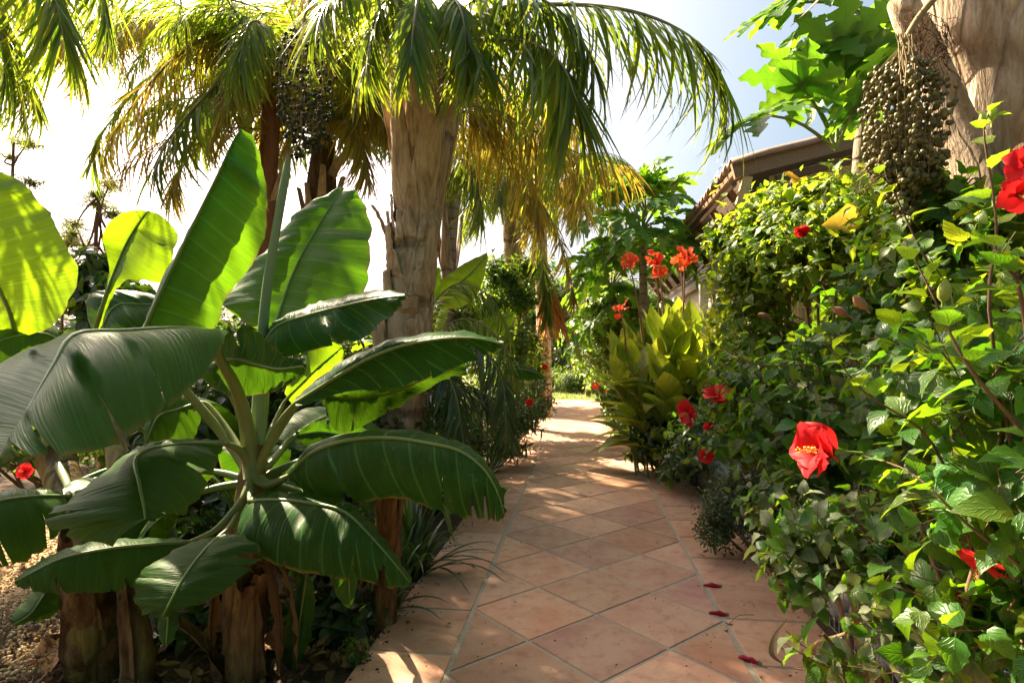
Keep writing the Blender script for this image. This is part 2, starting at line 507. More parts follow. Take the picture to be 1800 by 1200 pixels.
# wood and bark
M_TRUNK = bark_mat('palm_trunk', (0.60, 0.46, 0.32), (0.38, 0.26, 0.165), (0.07, 0.04, 0.024), (9, 9, 3.0), 0.28, 0.9, 15.0)
M_BOOT = bark_mat('palm_leaf_base', (0.60, 0.44, 0.27), (0.40, 0.26, 0.145), (0.07, 0.04, 0.022), (12, 12, 2.0), 0.28, 0.8)
M_BOOTP = bark_mat('pale_leaf_base', (0.60, 0.49, 0.37), (0.40, 0.29, 0.19), (0.07, 0.04, 0.024), (12, 12, 2.0), 0.35, 0.9)
M_FIBRE = bark_mat('palm_fibre', (0.22, 0.13, 0.07), (0.13, 0.07, 0.035), (0.03, 0.018, 0.01), (30, 30, 3), 0.5, 1.0)
M_REDTRUNK = bark_mat('red_brown_trunk', (0.34, 0.15, 0.085), (0.26, 0.11, 0.06), (0.10, 0.045, 0.03), (12, 12, 1.2), 0.2, 0.4, 0)
M_GREYTRUNK = bark_mat('grey_ringed_trunk', (0.34, 0.28, 0.22), (0.24, 0.19, 0.14), (0.08, 0.06, 0.045), (9, 9, 3), 0.2, 0.6, 42.0)
M_TWIG = plain_mat('twig_bark', (0.09, 0.055, 0.035), (0.16, 0.10, 0.06), 30, 0.8, 0.2, 0.4, (1, 1, 0.3))
M_CANE = plain_mat('cane_bark', (0.17, 0.105, 0.06), (0.27, 0.175, 0.10), 25, 0.7, 0.2, 0.4, (1, 1, 0.3))
M_GTWIG = plain_mat('green_stalk', (0.12, 0.18, 0.05), (0.2, 0.24, 0.08), 14, 0.5, 0.35, 0.1)
M_RTWIG = plain_mat('reddish_stalk', (0.22, 0.10, 0.06), (0.3, 0.16, 0.08), 14, 0.5, 0.35, 0.1)
M_RACHIS = plain_mat('palm_rachis', (0.17, 0.15, 0.05), (0.24, 0.19, 0.07), 8, 0.5, 0.35, 0.1)
M_STRAND = plain_mat('fruit_strand', (0.22, 0.16, 0.07), (0.32, 0.24, 0.11), 20, 0.7)
M_FRUITD = plain_mat('dark_palm_fruit', (0.018, 0.026, 0.012), (0.045, 0.055, 0.022), 30, 0.6, 0.2, 0.05, var=0.8)
M_FRUITG = plain_mat('olive_palm_fruit', (0.075, 0.075, 0.018), (0.19, 0.165, 0.05), 14, 0.45, 0.45, 0.05, var=0.9)
M_PAPFRUIT = plain_mat('papaya_fruit', (0.10, 0.18, 0.04), (0.3, 0.22, 0.04), 6, 0.45, 0.4, 0.05)

def tile_material():
    t = NT('terracotta_tile')
    r = t.n('ShaderNodeObjectInfo').outputs['Random']
    r2 = t.math('FRACT', t.math('MULTIPLY', r, 9.7))
    ge = t.n('ShaderNodeNewGeometry').outputs['Position']
    big = t.noise(ge, 3.1, 4, 0.6, 0.4)
    mid = t.noise(ge, 14, 4, 0.65)
    fine = t.noise(ge, 120, 3, 0.6)
    col = t.ramp(r, [(0.0, (0.47, 0.215, 0.12)), (0.3, (0.51, 0.255, 0.155)), (0.6, (0.54, 0.29, 0.18)), (0.8, (0.40, 0.195, 0.16)), (1.0, (0.56, 0.33, 0.21))])
    col = t.mix(t.remap(big, 0.35, 0.62, 0.0, 0.75), col, (0.58, 0.375, 0.25))
    col = t.mix(t.remap(mid, 0.52, 0.7, 0.0, 0.55), col, (0.34, 0.15, 0.085))
    col = t.mix(t.remap(t.noise(ge, 6, 5, 0.7, 1.0), 0.56, 0.68, 0.0, 0.45), col, (0.26, 0.15, 0.11))
    col = t.mix(t.remap(fine, 0.62, 0.72, 0.0, 0.35), col, (0.2, 0.1, 0.07))
    col = t.hsv(col, 0.5, 1.0, t.math('MULTIPLY_ADD', r2, 0.46, 0.76))
    vo = t.n('ShaderNodeTexVoronoi'); t.set(vo.inputs['Vector'], ge); vo.inputs['Scale'].default_value = 34
    pit = t.math('MULTIPLY', t.remap(vo.outputs['Distance'], 0.10, 0.22, 1.0, 0.0), t.remap(t.noise(ge, 9, 2), 0.5, 0.6))
    col = t.mix(t.math('MULTIPLY', pit, 0.55), col, (0.2, 0.10, 0.065))
    h = t.math('SUBTRACT', t.math('ADD', t.math('MULTIPLY', mid, 0.6), t.math('MULTIPLY', fine, 0.25)), t.math('MULTIPLY', pit, 0.4))
    return t.end(t.bsdf(col, t.remap(mid, 0.3, 0.7, 0.45, 0.68), 0.35, t.bump(h, 0.25, 0.006)))
M_TILE = tile_material()
M_GROUT = plain_mat('grout', (0.32, 0.29, 0.22), (0.42, 0.38, 0.295), 40, 0.9, 0.2, 0.5)
M_SOIL = None
def soil_material():
    t = NT('garden_soil')
    ge = t.n('ShaderNodeNewGeometry').outputs['Position']
    a = t.noise(ge, 2.2, 5, 0.65); b = t.noise(ge, 30, 4, 0.7); c = t.noise(ge, 110, 3, 0.6)
    col = t.ramp(a, [(0.3, (0.05, 0.033, 0.022)), (0.5, (0.085, 0.058, 0.038)), (0.7, (0.12, 0.085, 0.055))])
    col = t.mix(t.remap(b, 0.5, 0.7, 0, 0.7), col, (0.15, 0.105, 0.068))
    col = t.mix(t.remap(c, 0.6, 0.7, 0, 0.6), col, (0.22, 0.16, 0.10))
    h = t.math('ADD', b, t.math('MULTIPLY', c, 0.5))
    return t.end(t.bsdf(col, 0.95, 0.15, t.bump(h, 0.9, 0.02)))
M_SOIL = soil_material()
M_GRAVELBED = plain_mat('gravel_bed', (0.26, 0.17, 0.09), (0.42, 0.30, 0.17), 60, 0.95, 0.15, 1.0)
M_PEBBLE = plain_mat('pebble', (0.44, 0.30, 0.16), (0.60, 0.45, 0.27), 25, 0.85, 0.2, 0.3, var=0.7)
M_LAWN = plain_mat('lawn_ground', (0.10, 0.13, 0.04), (0.17, 0.17, 0.06), 5, 0.9, 0.1, 0.5)
M_SEA = plain_mat('sea_water', (0.10, 0.22, 0.34), (0.13, 0.26, 0.38), 0.02, 0.3, 0.5, 0.0)
M_HILL = plain_mat('far_hill', (0.10, 0.14, 0.17), (0.13, 0.16, 0.18), 0.02, 0.95, 0.1, 0.0)
M_STONE = plain_mat('gabion_stone', (0.36, 0.33, 0.29), (0.52, 0.48, 0.42), 14, 0.85, 0.25, 0.6, var=0.5)
M_WIRE = plain_mat('galvanised_wire', (0.30, 0.28, 0.26), (0.4, 0.38, 0.35), 40, 0.45, 0.5, 0.1)
M_WOODD = plain_mat('dark_timber', (0.11, 0.065, 0.042), (0.17, 0.10, 0.062), 9, 0.7, 0.3, 0.4, (6, 1, 6))
M_WOODB = plain_mat('brown_timber', (0.22, 0.14, 0.085), (0.30, 0.20, 0.125), 9, 0.7, 0.3, 0.4, (6, 1, 6))
M_REED = plain_mat('reed', (0.52, 0.37, 0.16), (0.66, 0.50, 0.25), 40, 0.8, 0.2, 0.4, (20, 20, 1), var=0.4)
M_SHINGLE = plain_mat('weathered_board', (0.37, 0.29, 0.22), (0.48, 0.39, 0.3), 14, 0.85, 0.2, 0.5, (1, 1, 4), var=0.35)
M_ROOFTILE = plain_mat('clay_roof_tile', (0.30, 0.19, 0.14), (0.42, 0.29, 0.22), 7, 0.8, 0.25, 0.4, var=0.4)
M_WHITE = plain_mat('white_paint', (0.70, 0.69, 0.66), (0.78, 0.77, 0.74), 5, 0.6, 0.3, 0.1)
M_GREYP = plain_mat('grey_painted_board', (0.46, 0.46, 0.45), (0.55, 0.55, 0.54), 5, 0.6, 0.3, 0.1)
M_PLASTER = plain_mat('cream_plaster', (0.5, 0.46, 0.38), (0.6, 0.55, 0.46), 7, 0.85, 0.2, 0.3)
M_GLASS = plain_mat('dark_window', (0.02, 0.025, 0.03), (0.03, 0.035, 0.04), 4, 0.08, 0.6, 0.0)
# ------------------------------------------------------------------ ground, path, gravel, lawn, sea
def sheet(name, pts, z, mat, sub=1):
    g = Geo()
    g.add([(x, y, z) for x, y in pts], [tuple(range(len(pts)))])
    o = g.build(name, mat, smooth=False)
    return tag(o, kind='structure')
PX0, PX1 = -0.525, 0.681                     # inner lane of the path
DG = (PX1 - PX0) / 2                          # diagonal of a square tile
TS = DG / math.sqrt(2)
PL, PR = PX0 - 0.375, PX1 + TS
PY0, PY1 = -0.6, 17.6
sheet('ground', [(-900, -900), (900, -900), (900, 60), (-900, 60)], -0.012, M_SOIL)
sheet('lawn', [(-30, PY1 + 0.1), (30, PY1 + 0.1), (30, 58), (-30, 58)], -0.004, M_LAWN)
sheet('sea', [(-3500, 60.01), (3500, 60.01), (3500, 5000), (-3500, 5000)], -0.6, M_SEA)
gr = Geo()
rows = []
for i in range(30):
    rows.append([(-6.45 + j * 0.13 + 0.0, 0.2 + i * 0.14, 0.012 + 0.02 * mnoise.noise((j * .4, i * .4, 3.0)) - (0.035 if j > 29 - 0.18 * i * 1.0 else 0)) for j in range(34)])
gr.grid(rows)
gravel_o = gr.build('gravel', M_GRAVELBED)
tag(gravel_o, kind='structure')

# path: grout bed with every tile its own piece
pb = Geo()
pb.box(((PL + PR) / 2, (PY0 + PY1) / 2, -0.0215), (PR - PL - 0.006, PY1 - PY0, 0.059))
path = pb.build('path', M_GROUT, smooth=False)
tag(path, kind='structure')
ROOT['path'] = Vector((0, 0, 0))

def clip(poly, nx, ny, c):
    """keep the side nx*x+ny*y <= c"""
    out = []
    for i in range(len(poly)):
        a, b = poly[i], poly[(i + 1) % len(poly)]
        da, db = nx * a[0] + ny * a[1] - c, nx * b[0] + ny * b[1] - c
        if da <= 0: out.append(a)
        if (da < 0) != (db < 0) and abs(da - db) > 1e-12:
            t = da / (da - db)
            out.append((a[0] + (b[0] - a[0]) * t, a[1] + (b[1] - a[1]) * t))
    return out
def tile(poly):
    # polygon shrunk by half the joint, with a worn rounded rim
    n = len(poly)
    cx = sum(p[0] for p in poly) / n; cy = sum(p[1] for p in poly) / n
    A = sum(poly[i][0] * poly[(i + 1) % n][1] - poly[(i + 1) % n][0] * poly[i][1] for i in range(n)) / 2
    if A < 0: poly = poly[::-1]
    if abs(A) < 0.006: return
    def inset(d):
        ls = []
        for i in range(n):
            a, b = poly[i], poly[(i + 1) % n]
            ex, ey = b[0] - a[0], b[1] - a[1]
            L = math.hypot(ex, ey)
            ls.append((a[0] - ey / L * d, a[1] + ex / L * d, ex / L, ey / L))
        out = []
        for i in range(n):
            p, q = ls[i - 1], ls[i]
            den = p[2] * q[3] - p[3] * q[2]
            if abs(den) < 1e-6: out.append((q[0], q[1])); continue
            s = ((q[0] - p[0]) * q[3] - (q[1] - p[1]) * q[2]) / den
            out.append((p[0] + p[2] * s, p[1] + p[3] * s))
        return out
    j = R.uniform(0.0070, 0.0095)
    tz = 0.0125 + R.uniform(-0.0012, 0.0012)
    tx, ty = R.uniform(-.003, .003), R.uniform(-.003, .003)
    def z(p, h): return h + (p[0] - cx) * tx + (p[1] - cy) * ty
    g = Geo()
    r0, r1, r2 = inset(j), inset(j + 0.002), inset(j + 0.007)
    vs = [(p[0], p[1], -0.002) for p in r0] + [(p[0], p[1], z(p, tz - 0.0035)) for p in r0] + [(p[0], p[1], z(p, tz - 0.0008)) for p in r1] + [(p[0], p[1], z(p, tz)) for p in r2]
    fs = []
    for k in range(3):
        for i in range(n):
            fs.append((k * n + i, k * n + (i + 1) % n, (k + 1) * n + (i + 1) % n, (k + 1) * n + i))
    fs.append(tuple(3 * n + i for i in range(n)))
    g.add(vs, fs)
    g.build('tile', M_TILE, path, smooth=False)
cx0 = (PX0 + PX1) / 2
y0 = 1.972 - 8 * DG
row = 0
yy = y0
while yy < PY1 + DG:
    for k in range(-2, 3):
        x = cx0 + (k + (0.5 if row % 2 else 0.0)) * DG
        h = DG / 2
        poly = [(x - h, yy), (x, yy - h), (x + h, yy), (x, yy + h)]
        for c in ((-1, 0, -PX0 - 0.004), (1, 0, PX1 - 0.004), (0, 1, PY1), (0, -1, -PY0)):
            if poly: poly = clip(poly, *c)
        if len(poly) >= 3: tile(poly)
    yy += DG / 2
    row += 1
for x0, x1, ph in ((PL, PX0, 0.12), (PX1, PR, 0.3)):
    y = PY0 + ph * 0.3
    while y < PY1:
        y2 = min(y + TS, PY1)
        x0j = x0 + (R.uniform(-0.006, 0.006) if x0 == PL else 0)
        if y2 - y > 0.1: tile([(x0j, y), (x1, y), (x1, y2), (x0j, y2)])
        y += TS

# gravel stones, litter
def rock_geo(seed, flat=0.7, sub=1):
    r = random.Random(seed)
    import bmesh
    bm = bmesh.new()
    bmesh.ops.create_icosphere(bm, subdivisions=sub, radius=0.5)
    ax = (r.uniform(.75, 1.2), r.uniform(.75, 1.1), flat * r.uniform(.8, 1.15))
    o = Vector((seed * 3.1, seed * 1.7, 0))
    g = Geo()
    vs = []
    for v in bm.verts:
        k = 1 + 0.28 * mnoise.noise(v.co * 2.2 + o)
        vs.append((v.co.x * ax[0] * k, v.co.y * ax[1] * k, v.co.z * ax[2] * k))
    g.add(vs, [tuple(x.index for x in f.verts) for f in bm.faces])
    bm.free()
    return g
PEB = [rock_geo(i, 0.6, 1) for i in range(3)]
pl = []
while len(pl) < 9000:
    px, py = R.uniform(-420, 240), R.uniform(920, 1330)
    p = G(px, py)
    if p.x > -2.2 + 0.25 * mnoise.noise((p.x * 2, p.y * 2, 0)): continue
    s = R.uniform(0.008, 0.020) * (1.25 if p.y > 3 else 1)
    M = Matrix.Translation((p.x, p.y, 0.018 + 0.02 * R.random())) @ Quaternion(rvec(), R.uniform(0, 6)).to_matrix().to_4x4() @ Matrix.Scale(s, 4)
    pl.append((R.randrange(3), M))
tag(scatter('pebbles', PEB, pl, M_PEBBLE), kind='stuff')
# ------------------------------------------------------------------ leaf shapes (length 1 along +Y, faces +Z)
def leaf_geo(prof, w, segs=8, fold=0.25, droop=0.25, tooth=0.0, twist=0.0, stalk=0.0, wave=0.0):
    """prof(t)->half width 0..1"""
    g = Geo()
    rows, uvs = [], []
    for i in range(segs + 1):
        t = i / segs
        hw = prof(t) * w * 0.5
        if tooth and 0 < i < segs: hw *= 1 + (tooth if i % 2 else -tooth)
        y = t * (1 - 0.12 * droop * t)
        z = -droop * t * t + 0.10 * droop
        zw = fold * hw + wave * math.sin(t * 9) * hw
        zw2 = fold * hw - wave * math.sin(t * 8 + 1) * hw
        a = twist * t
        rows.append([(-hw * math.cos(a), y, z + zw - hw * math.sin(a)), (0, y, z), (hw * math.cos(a), y, z + zw2 + hw * math.sin(a))])
        uvs += [(0, t), (0.5, t), (1, t)]
    if stalk:
        for r in rows:
            for k in range(3): r[k] = (r[k][0], r[k][1] * (1 - stalk) + stalk, r[k][2])
    g.grid(rows, uvs)
    if stalk:
        g.add([(-0.012, 0, 0), (0.012, 0, 0), (0.010, stalk, 0.1 * droop), (-0.010, stalk, 0.1 * droop)], [(0, 1, 2, 3)], [(0.5, 0)] * 4)
    return g
def ovate(t): return (math.sin(PI * min(1, t ** 0.62 * 1.0)) ** 0.9) * (1 if t < 1 else 0)
def lance(t): return math.sin(PI * t ** 0.8) ** 0.8 if 0 < t < 1 else 0.0
def strapf(t): return min(1, 0.55 + t * 2) * (1 - t ** 3)
def spoon(t): return (math.sin(PI * t ** 1.5) ** 0.8 if 0 < t < 1 else 0.04)
HIB = [leaf_geo(ovate, 0.62, 9, 0.28, d, 0.09, tw, 0.14, 0.15) for d, tw in ((0.25, 0.1), (0.5, -0.2), (0.1, 0.25), (0.35, 0.0))]
HIBF = [leaf_geo(ovate, 0.62, 4, 0.28, d, 0.0, tw, 0.0, 0.1) for d, tw in ((0.25, 0.1), (0.45, -0.2), (0.1, 0.2))]
LAN = [leaf_geo(lance, 0.2, 4, 0.3, d, 0, tw) for d, tw in ((0.15, 0.1), (0.4, -0.2))]
SPN = [leaf_geo(spoon, 0.34, 4, 0.3, d, 0, 0.1) for d in (-0.1, 0.2)]
OVS = [leaf_geo(ovate, 0.5, 4, 0.3, d, 0, tw) for d, tw in ((0.2, 0.2), (0.4, -0.2))]

def palmate_geo(seed, lobes=7, sub=True, droop=0.3):
    """papaya leaf: deeply cut lobes, each cut again; centre at origin, main lobe along +Y"""
    r = random.Random(seed)
    g = Geo()
    for k in range(lobes):
        f = (k - (lobes - 1) / 2) / ((lobes - 1) / 2)
        th = f * math.radians(138) + r.uniform(-.06, .06)
        L = (0.60 - 0.20 * abs(f) ** 1.5) * r.uniform(0.93, 1.07)
        n = 18
        rows, uvs = [], []
        for i in range(n + 1):
            t = i / n
            base = 0.125 * (0.30 + 0.9 * math.sin(PI * min(1, t * 0.92 + 0.05)) ** 1.1) * (1.0 if t < 1 else 0) * (1 - 0.15 * t)
            def cut(o):
                if not sub or t < 0.3: return 1.0
                s = ((t * 4.2 + o) % 1.0)
                return 0.36 + 0.85 * math.sin(PI * s ** 1.5) ** 0.8
            wl_, wr_ = base * cut(0.1), base * cut(0.45)
            if t == 1: wl_ = wr_ = 0.0
            y = t * L
            sk = 0.05 if sub and t > 0.3 else 0
            z = -droop * (t * L) ** 2 * 1.6
            zf = 0.22
            pts = [(-wl_, y + sk, z + zf * wl_), (0, y, z), (wr_, y + sk, z + zf * wr_)]
            ca, sa = math.cos(th), math.sin(th)
            rows.append([(x * ca + yy_ * sa, -x * sa + yy_ * ca, zz) for x, yy_, zz in pts])
            uvs += [(0, t), (0.5, t), (1, t)]
        g.grid(rows, uvs)
    return g
PAPG = [palmate_geo(i, 7, True, d) for i, d in enumerate((0.25, 0.45, 0.1))]
PAPF = [palmate_geo(i + 5, 7, True, d) for i, d in enumerate((0.4, 0.6))]

# ------------------------------------------------------------------ banana
def banana_leaf(plant, sts, pet=None, mat=None, rib=0.016, nv=44, nu=5, bulge=(0.08, 0.08), ripple=0.010, tears=(), midmat=None, seed=0, label=None):
    """sts: stations from base to tip, each (left edge, midrib, right edge) as (photo x, photo y, depth)"""
    r = random.Random(seed + 5)
    Lc = crv([P(*s[0]) for s in sts], nv); Mc = crv([P(*s[1]) for s in sts], nv); Rc = crv([P(*s[2]) for s in sts], nv)
    off = Vector((r.uniform(0, 50), r.uniform(0, 50), 0))
    rows, uvs = [], []
    for i in range(nv):
        v = i / (nv - 1)
        tg = (Mc[min(i + 1, nv - 1)] - Mc[max(i - 1, 0)]).normalized()
        row = []
        for side, E, bl in ((-1, Lc[i], bulge[0]), (1, Rc[i], bulge[1])):
            w = E - Mc[i]
            n = w.cross(tg) * side
            n = n.normalized() if n.length > 1e-7 else UP
            if n.z < 0: n = -n
            pts = []
            for k in range(1, nu + 1):
                t = k / nu
                p = Mc[i] + w * t + n * (bl * 4 * t * (1 - t) * w.length)
                q = mnoise.noise(Vector((v * 16, side * 3.0, t * 1.2)) + off) + 0.5 * mnoise.noise(Vector((v * 42, side * 3.0, 0)) + off)
                p = p + n * ripple * q * (0.3 + t)
                if k == nu: p = p + tg * 0.010 * mnoise.noise(Vector((v * 30, side * 9.0, 7)) + off) + w.normalized() * 0.012 * mnoise.noise(Vector((v * 24, side * 5.0, 3)) + off) if w.length > 1e-6 else p
                pts.append((p, 0.5 + side * 0.5 * t, v))
            row.append(pts)
        full = row[0][::-1] + [(Mc[i], 0.5, v)] + row[1]
        rows.append([q[0] for q in full]); uvs += [(q[1], q[2]) for q in full]
    skip = set()
    if nv > 30 and mat is None: tears = list(tears) + [(r.choice((-1, 1)), r.uniform(.2, .95), r.choice((.58, .78, .78, .79))) for _ in range(6)]
    for side, v0, t0 in tears:
        i = min(int(v0 * (nv - 1)), nv - 2)
        for j in range(2 * nu):
            t = (nu - j) / nu if j < nu else (j + 1 - nu) / nu
            if ((side < 0) == (j < nu)) and t > t0: skip.add((i, j))
        for j in range(2 * nu + 1):                              # pinch the slit towards its inner end
            t = abs(j - nu) / nu
            if ((side < 0) == (j < nu)) and j != nu:
                k = max(0.0, min(1.0, (t - t0) / (1 - t0 + 1e-6)))
                m_ = (rows[i][j] + rows[i + 1][j]) / 2
                rows[i][j] = m_.lerp(rows[i][j], k); rows[i + 1][j] = m_.lerp(rows[i + 1][j], k)
                tgd = (Mc[i + 1] - Mc[i]).normalized()
                nn = (rows[i][j] - Mc[i]).cross(tgd)
                if nn.length > 1e-6: rows[i + 1][j] = rows[i + 1][j] + nn.normalized() * 0.02 * k * (1 if i % 2 else -1)
    g = Geo()
    g.grid(rows, uvs, skip=skip)
    lf = g.build('leaf', mat or M_BAN, plant)
    if label: lf['label'] = label
    t = Geo()
    pts = [P(*q) for q in pet] if pet else []
    np_ = 0
    if pts:
        pc = crv(pts + [Mc[0]], 12)[:-1]
        np_ = len(pc)
    else: pc = []
    mp = Mc[::2] + [Mc[-1]]
    allp = pc + mp
    rad = [rib * lerp(2.9, 1.1, (i / max(1, np_ - 1)) ** 0.7) for i in range(np_)] + [0.75 * rib * (1 - i / (len(mp) - 1)) ** 0.8 + 0.0010 for i in range(len(mp))]
    if np_: t.tube(allp[:np_ + 2], rad[:np_] + [rad[np_] * 1.02, rad[np_ + 1] * 1.02], 8, mi=1)
    t.tube(allp[np_:], rad[np_:], 8)
    t.build('midrib', [midmat or M_MIDRIB, M_PETIOLE], lf)
    return lf

def pseudostem(plant, pts, rad, mat=None, seed=0, name='stem'):
    r = random.Random(seed)
    c = crv(pts, 16)
    rr = [lerp(rad[0], rad[1], i / 15) * (1 + 0.05 * r.uniform(-1, 1)) for i in range(16)]
    g = Geo()
    g.tube(c, rr, 14, wob=lambda i, k: 1 + 0.06 * math.sin(k * 3 * 2 * PI / 14 + i * 0.2) + 0.03 * mnoise.noise(Vector((k * .7, i * .3, seed))))
    return g.build(name, mat or M_PSEUDO, plant)

def dry_sheath(plant, base, h, rad, az, lean=0.3, seed=0):
    """a papery dead leaf sheath peeling off a banana stem"""
    r = random.Random(seed)
    rows = []
    b = Vector(base)
    for i in range(9):
        t = i / 8
        o = lean * t * t * h
        c = b + Vector((math.cos(az) * o, math.sin(az) * o, h * t))
        wid = math.radians(95) * (1 - 0.5 * t)
        rows.append([c + Vector((math.cos(az + a), math.sin(az + a), 0)) * rad * (1.08 + 0.25 * mnoise.noise(Vector((a * 2, t * 4, seed)))) + Vector((0, 0, 0.03 * mnoise.noise(Vector((a * 3, 1, seed))) * (1 if i == 8 else 0))) for a in [wid * (j / 6 - 0.5) * 1.0 for j in range(7)]])
    g = Geo(); g.grid(rows)
    return g.build('dry_sheath', M_SHEATH, plant)

def auto_banana_leaf(plant, base, az, el, L, W, mat, seed, bend=1.0, roll=0.0, petl=0.25, vfold=0.35, tears=()):
    """leaf grown in world space: leaves base at azimuth az, elevation el, arching over"""
    r = random.Random(seed)
    d = Vector((math.cos(az) * math.cos(el), math.sin(az) * math.cos(el), math.sin(el)))
    n = 28
    p = Vector(base)
    pet = []
    for i in range(6):
        pet.append(p.copy()); p = p + d * petl / 6
        d = (d + Vector((0, 0, -1)) * 0.02 * bend).normalized()
    Mc, Ds = [], []
    for i in range(n):
        Mc.append(p.copy()); Ds.append(d.copy())
        p = p + d * L / n
        d = (d + Vector((0, 0, -1)) * 0.06 * bend * (0.4 + i / n)).normalized()
    side0 = Vector((-math.sin(az), math.cos(az), 0))
    nu = 4
    rows, uvs = [], []
    for i in range(n):
        v = i / (n - 1)
        hw = W / 2 * (math.sin(PI * min(1, 0.06 + v * 0.94)) ** 0.55) * (1 - 0.15 * v)
        if i == n - 1: hw = 0.005
        sd = side0 - Ds[i] * side0.dot(Ds[i])
        sd = (Matrix.Rotation(roll, 3, Ds[i]) @ sd.normalized())
        nn = Ds[i].cross(sd)
        if nn.z < 0: nn = -nn
        row, uu = [], []
        for j in range(-nu, nu + 1):
            t = j / nu
            up_ = vfold * (abs(t) - 1.25 * t * t) * hw
            row.append(Mc[i] + sd * hw * t + nn * (up_ + 0.02 * abs(t) * mnoise.noise(Vector((v * 12, t, seed)))))
            uu.append((0.5 + t / 2, v))
        rows.append(row); uvs += uu
    skip = set()
    for s, v0 in tears:
        i = int(v0 * (n - 1))
        for j in range(2 * nu):
            if (s < 0) == (j < nu): skip.add((i, j))
    g = Geo(); g.grid(rows, uvs, skip=skip)
    lf = g.build('leaf', mat, plant)
    t = Geo()
    t.tube(pet + Mc[::2], [0.022 - 0.0015 * i for i in range(6)] + [0.013 * (1 - i / 15) + 0.001 for i in range(len(Mc[::2]))], 7)
    t.build('midrib', mat if mat is M_LITTER else M_MIDRIB, lf)
    return lf

# ------------------------------------------------------------------ palms
ASP = 0.05
def leaflet_geo(seed, droop, segs=6, fold=0.18):
    """unit leaflet along +Y, drooping in -Z, narrow"""
    r = random.Random(seed)
    g = Geo()
    rows, uvs = [], []
    y = z = 0.0
    a = 0.0
    tw = r.uniform(-.5, .5)
    for i in range(segs + 1):
        t = i / segs
        hw = ASP * 0.5 * (min(1, 0.35 + 2.4 * t) * (1 - t ** 2.2)) if i < segs else 0.0
        ca, sa = math.cos(tw * t), math.sin(tw * t)
        rows.append([(-hw * ca, y, z - hw * sa), (0, y, z - fold * hw), (hw * ca, y, z + hw * sa)])
        uvs += [(0, t), (0.5, t), (1, t)]
        a = droop * (t + 0.5 / segs) ** 1.4
        y += math.cos(a) / segs; z -= math.sin(a) / segs
    g.grid(rows, uvs)
    return g
LFT = [leaflet_geo(i, d) for i, d in enumerate((0.5, 0.9, 1.25, 0.25))]
LFTF = [leaflet_geo(i + 9, d, 3) for i, d in enumerate((0.4, 0.9, 1.2))]

def frond(palm, pts, n=60, ll=0.6, lw=0.024, ang=1.0, hang=0.6, mat=None, plume=0.35, seed=0, rr=0.016, far=False, bare=0.12, split=False, rmat=None, taper=0.45):
    """pinnate frond: rachis through world points; hang bends the leaflets' start towards the ground"""
    r = random.Random(seed + 77)
    N = 26
    c = crv(pts, N)
    g = Geo()
    g.tube(c, [rr * (1 - 0.85 * i / (N - 1)) for i in range(N)], 4 if far else 6)
    fo = g.build('frond', rmat or M_RACHIS, palm)
    lib = LFTF if far else LFT
    items = []
    for k in range(n):
        t = bare + (1 - bare) * (k + r.uniform(-.35, .35)) / n
        t = min(max(t, 0), 0.995)
        f = t * (N - 1); i = min(int(f), N - 2)
        p = c[i].lerp(c[i + 1], f - i)
        tg = (c[i + 1] - c[i]).normalized()
        sd = tg.cross(UP)
        sd = sd.normalized() if sd.length > 0.05 else tg.orthogonal().normalized()
        nn = sd.cross(tg).normalized()
        Lk = ll * (taper + (1 - taper) * math.sin(PI * min(1, 0.18 + 0.80 * (1 - t)))) * r.uniform(0.8, 1.12)
        for s in (-1, 1):
            a = ang * (1 - 0.45 * t) + r.uniform(-.15, .15)
            el = r.uniform(-plume, plume) * 1.3
            d = tg * math.cos(a) + (sd * s * math.cos(el) + nn * math.sin(el)) * math.sin(a)
            d = (d + Vector((0, 0, -hang)) * r.uniform(0.5, 1.2)).normalized()
            nv_ = nn + rvec(r) * 0.35
            M = frame(d, nv_, p, 1.0)
            w = lw * r.uniform(0.75, 1.15)
            S = Matrix.Diagonal((w / ASP, Lk, Lk, 1))
            items.append((r.randrange(len(lib)), M @ S))
    if split:
        for q in items:
            o = bpy.data.objects.new('leaflet', LFT_ME(q[0], mat or M_PALM))
            link(o, fo)
            o.matrix_basis = Matrix.Translation(-ROOT[palm.name]) @ q[1]
    else:
        o = scatter('leaflets', lib, items, mat or M_PALM, None)
        o.data.transform(Matrix.Translation(-ROOT[palm.name])); o.parent = fo
        tag(o, kind='stuff')
    return fo
_lm = {}
def LFT_ME(i, mat):
    k = (i, mat.name)
    if k not in _lm: _lm[k] = LFT[i].mesh('leaflet', mat)
    return _lm[k]

def auto_frond(palm, crown, az, el, L, bend=1.0, **kw):
    d = Vector((math.cos(az) * math.cos(el), math.sin(az) * math.cos(el), math.sin(el)))
    p = Vector(crown)
    pts = []
    for i in range(9):
        pts.append(p.copy())
        p = p + d * L / 8
        d = (d + Vector((0, 0, -1)) * 0.17 * bend * (0.35 + i / 7)).normalized()
    return frond(palm, pts, **kw)

def palm_trunk(palm, pts, rads, mat, n=20, seg=40, lump=0.10, seed=0, rings=0):
    c = crv(pts, seg)
    rr = [r_.x for r_ in crv([(q, 0, 0) for q in rads], seg)]
    g = Geo()
    def wob(i, k):
        a = 2 * PI * k / n
        v = mnoise.noise(Vector((math.cos(a) * 1.6, math.sin(a) * 1.6, i * 0.16 + seed * 3))) * lump + mnoise.noise(Vector((math.cos(a) * 5, math.sin(a) * 5, i * 0.5 + seed))) * lump * 0.5
        if rings: v += 0.03 * math.sin(i * rings)
        return 1 + v
    g.tube(c, rr, n, wob=wob)
    return g.build('trunk', mat, palm)

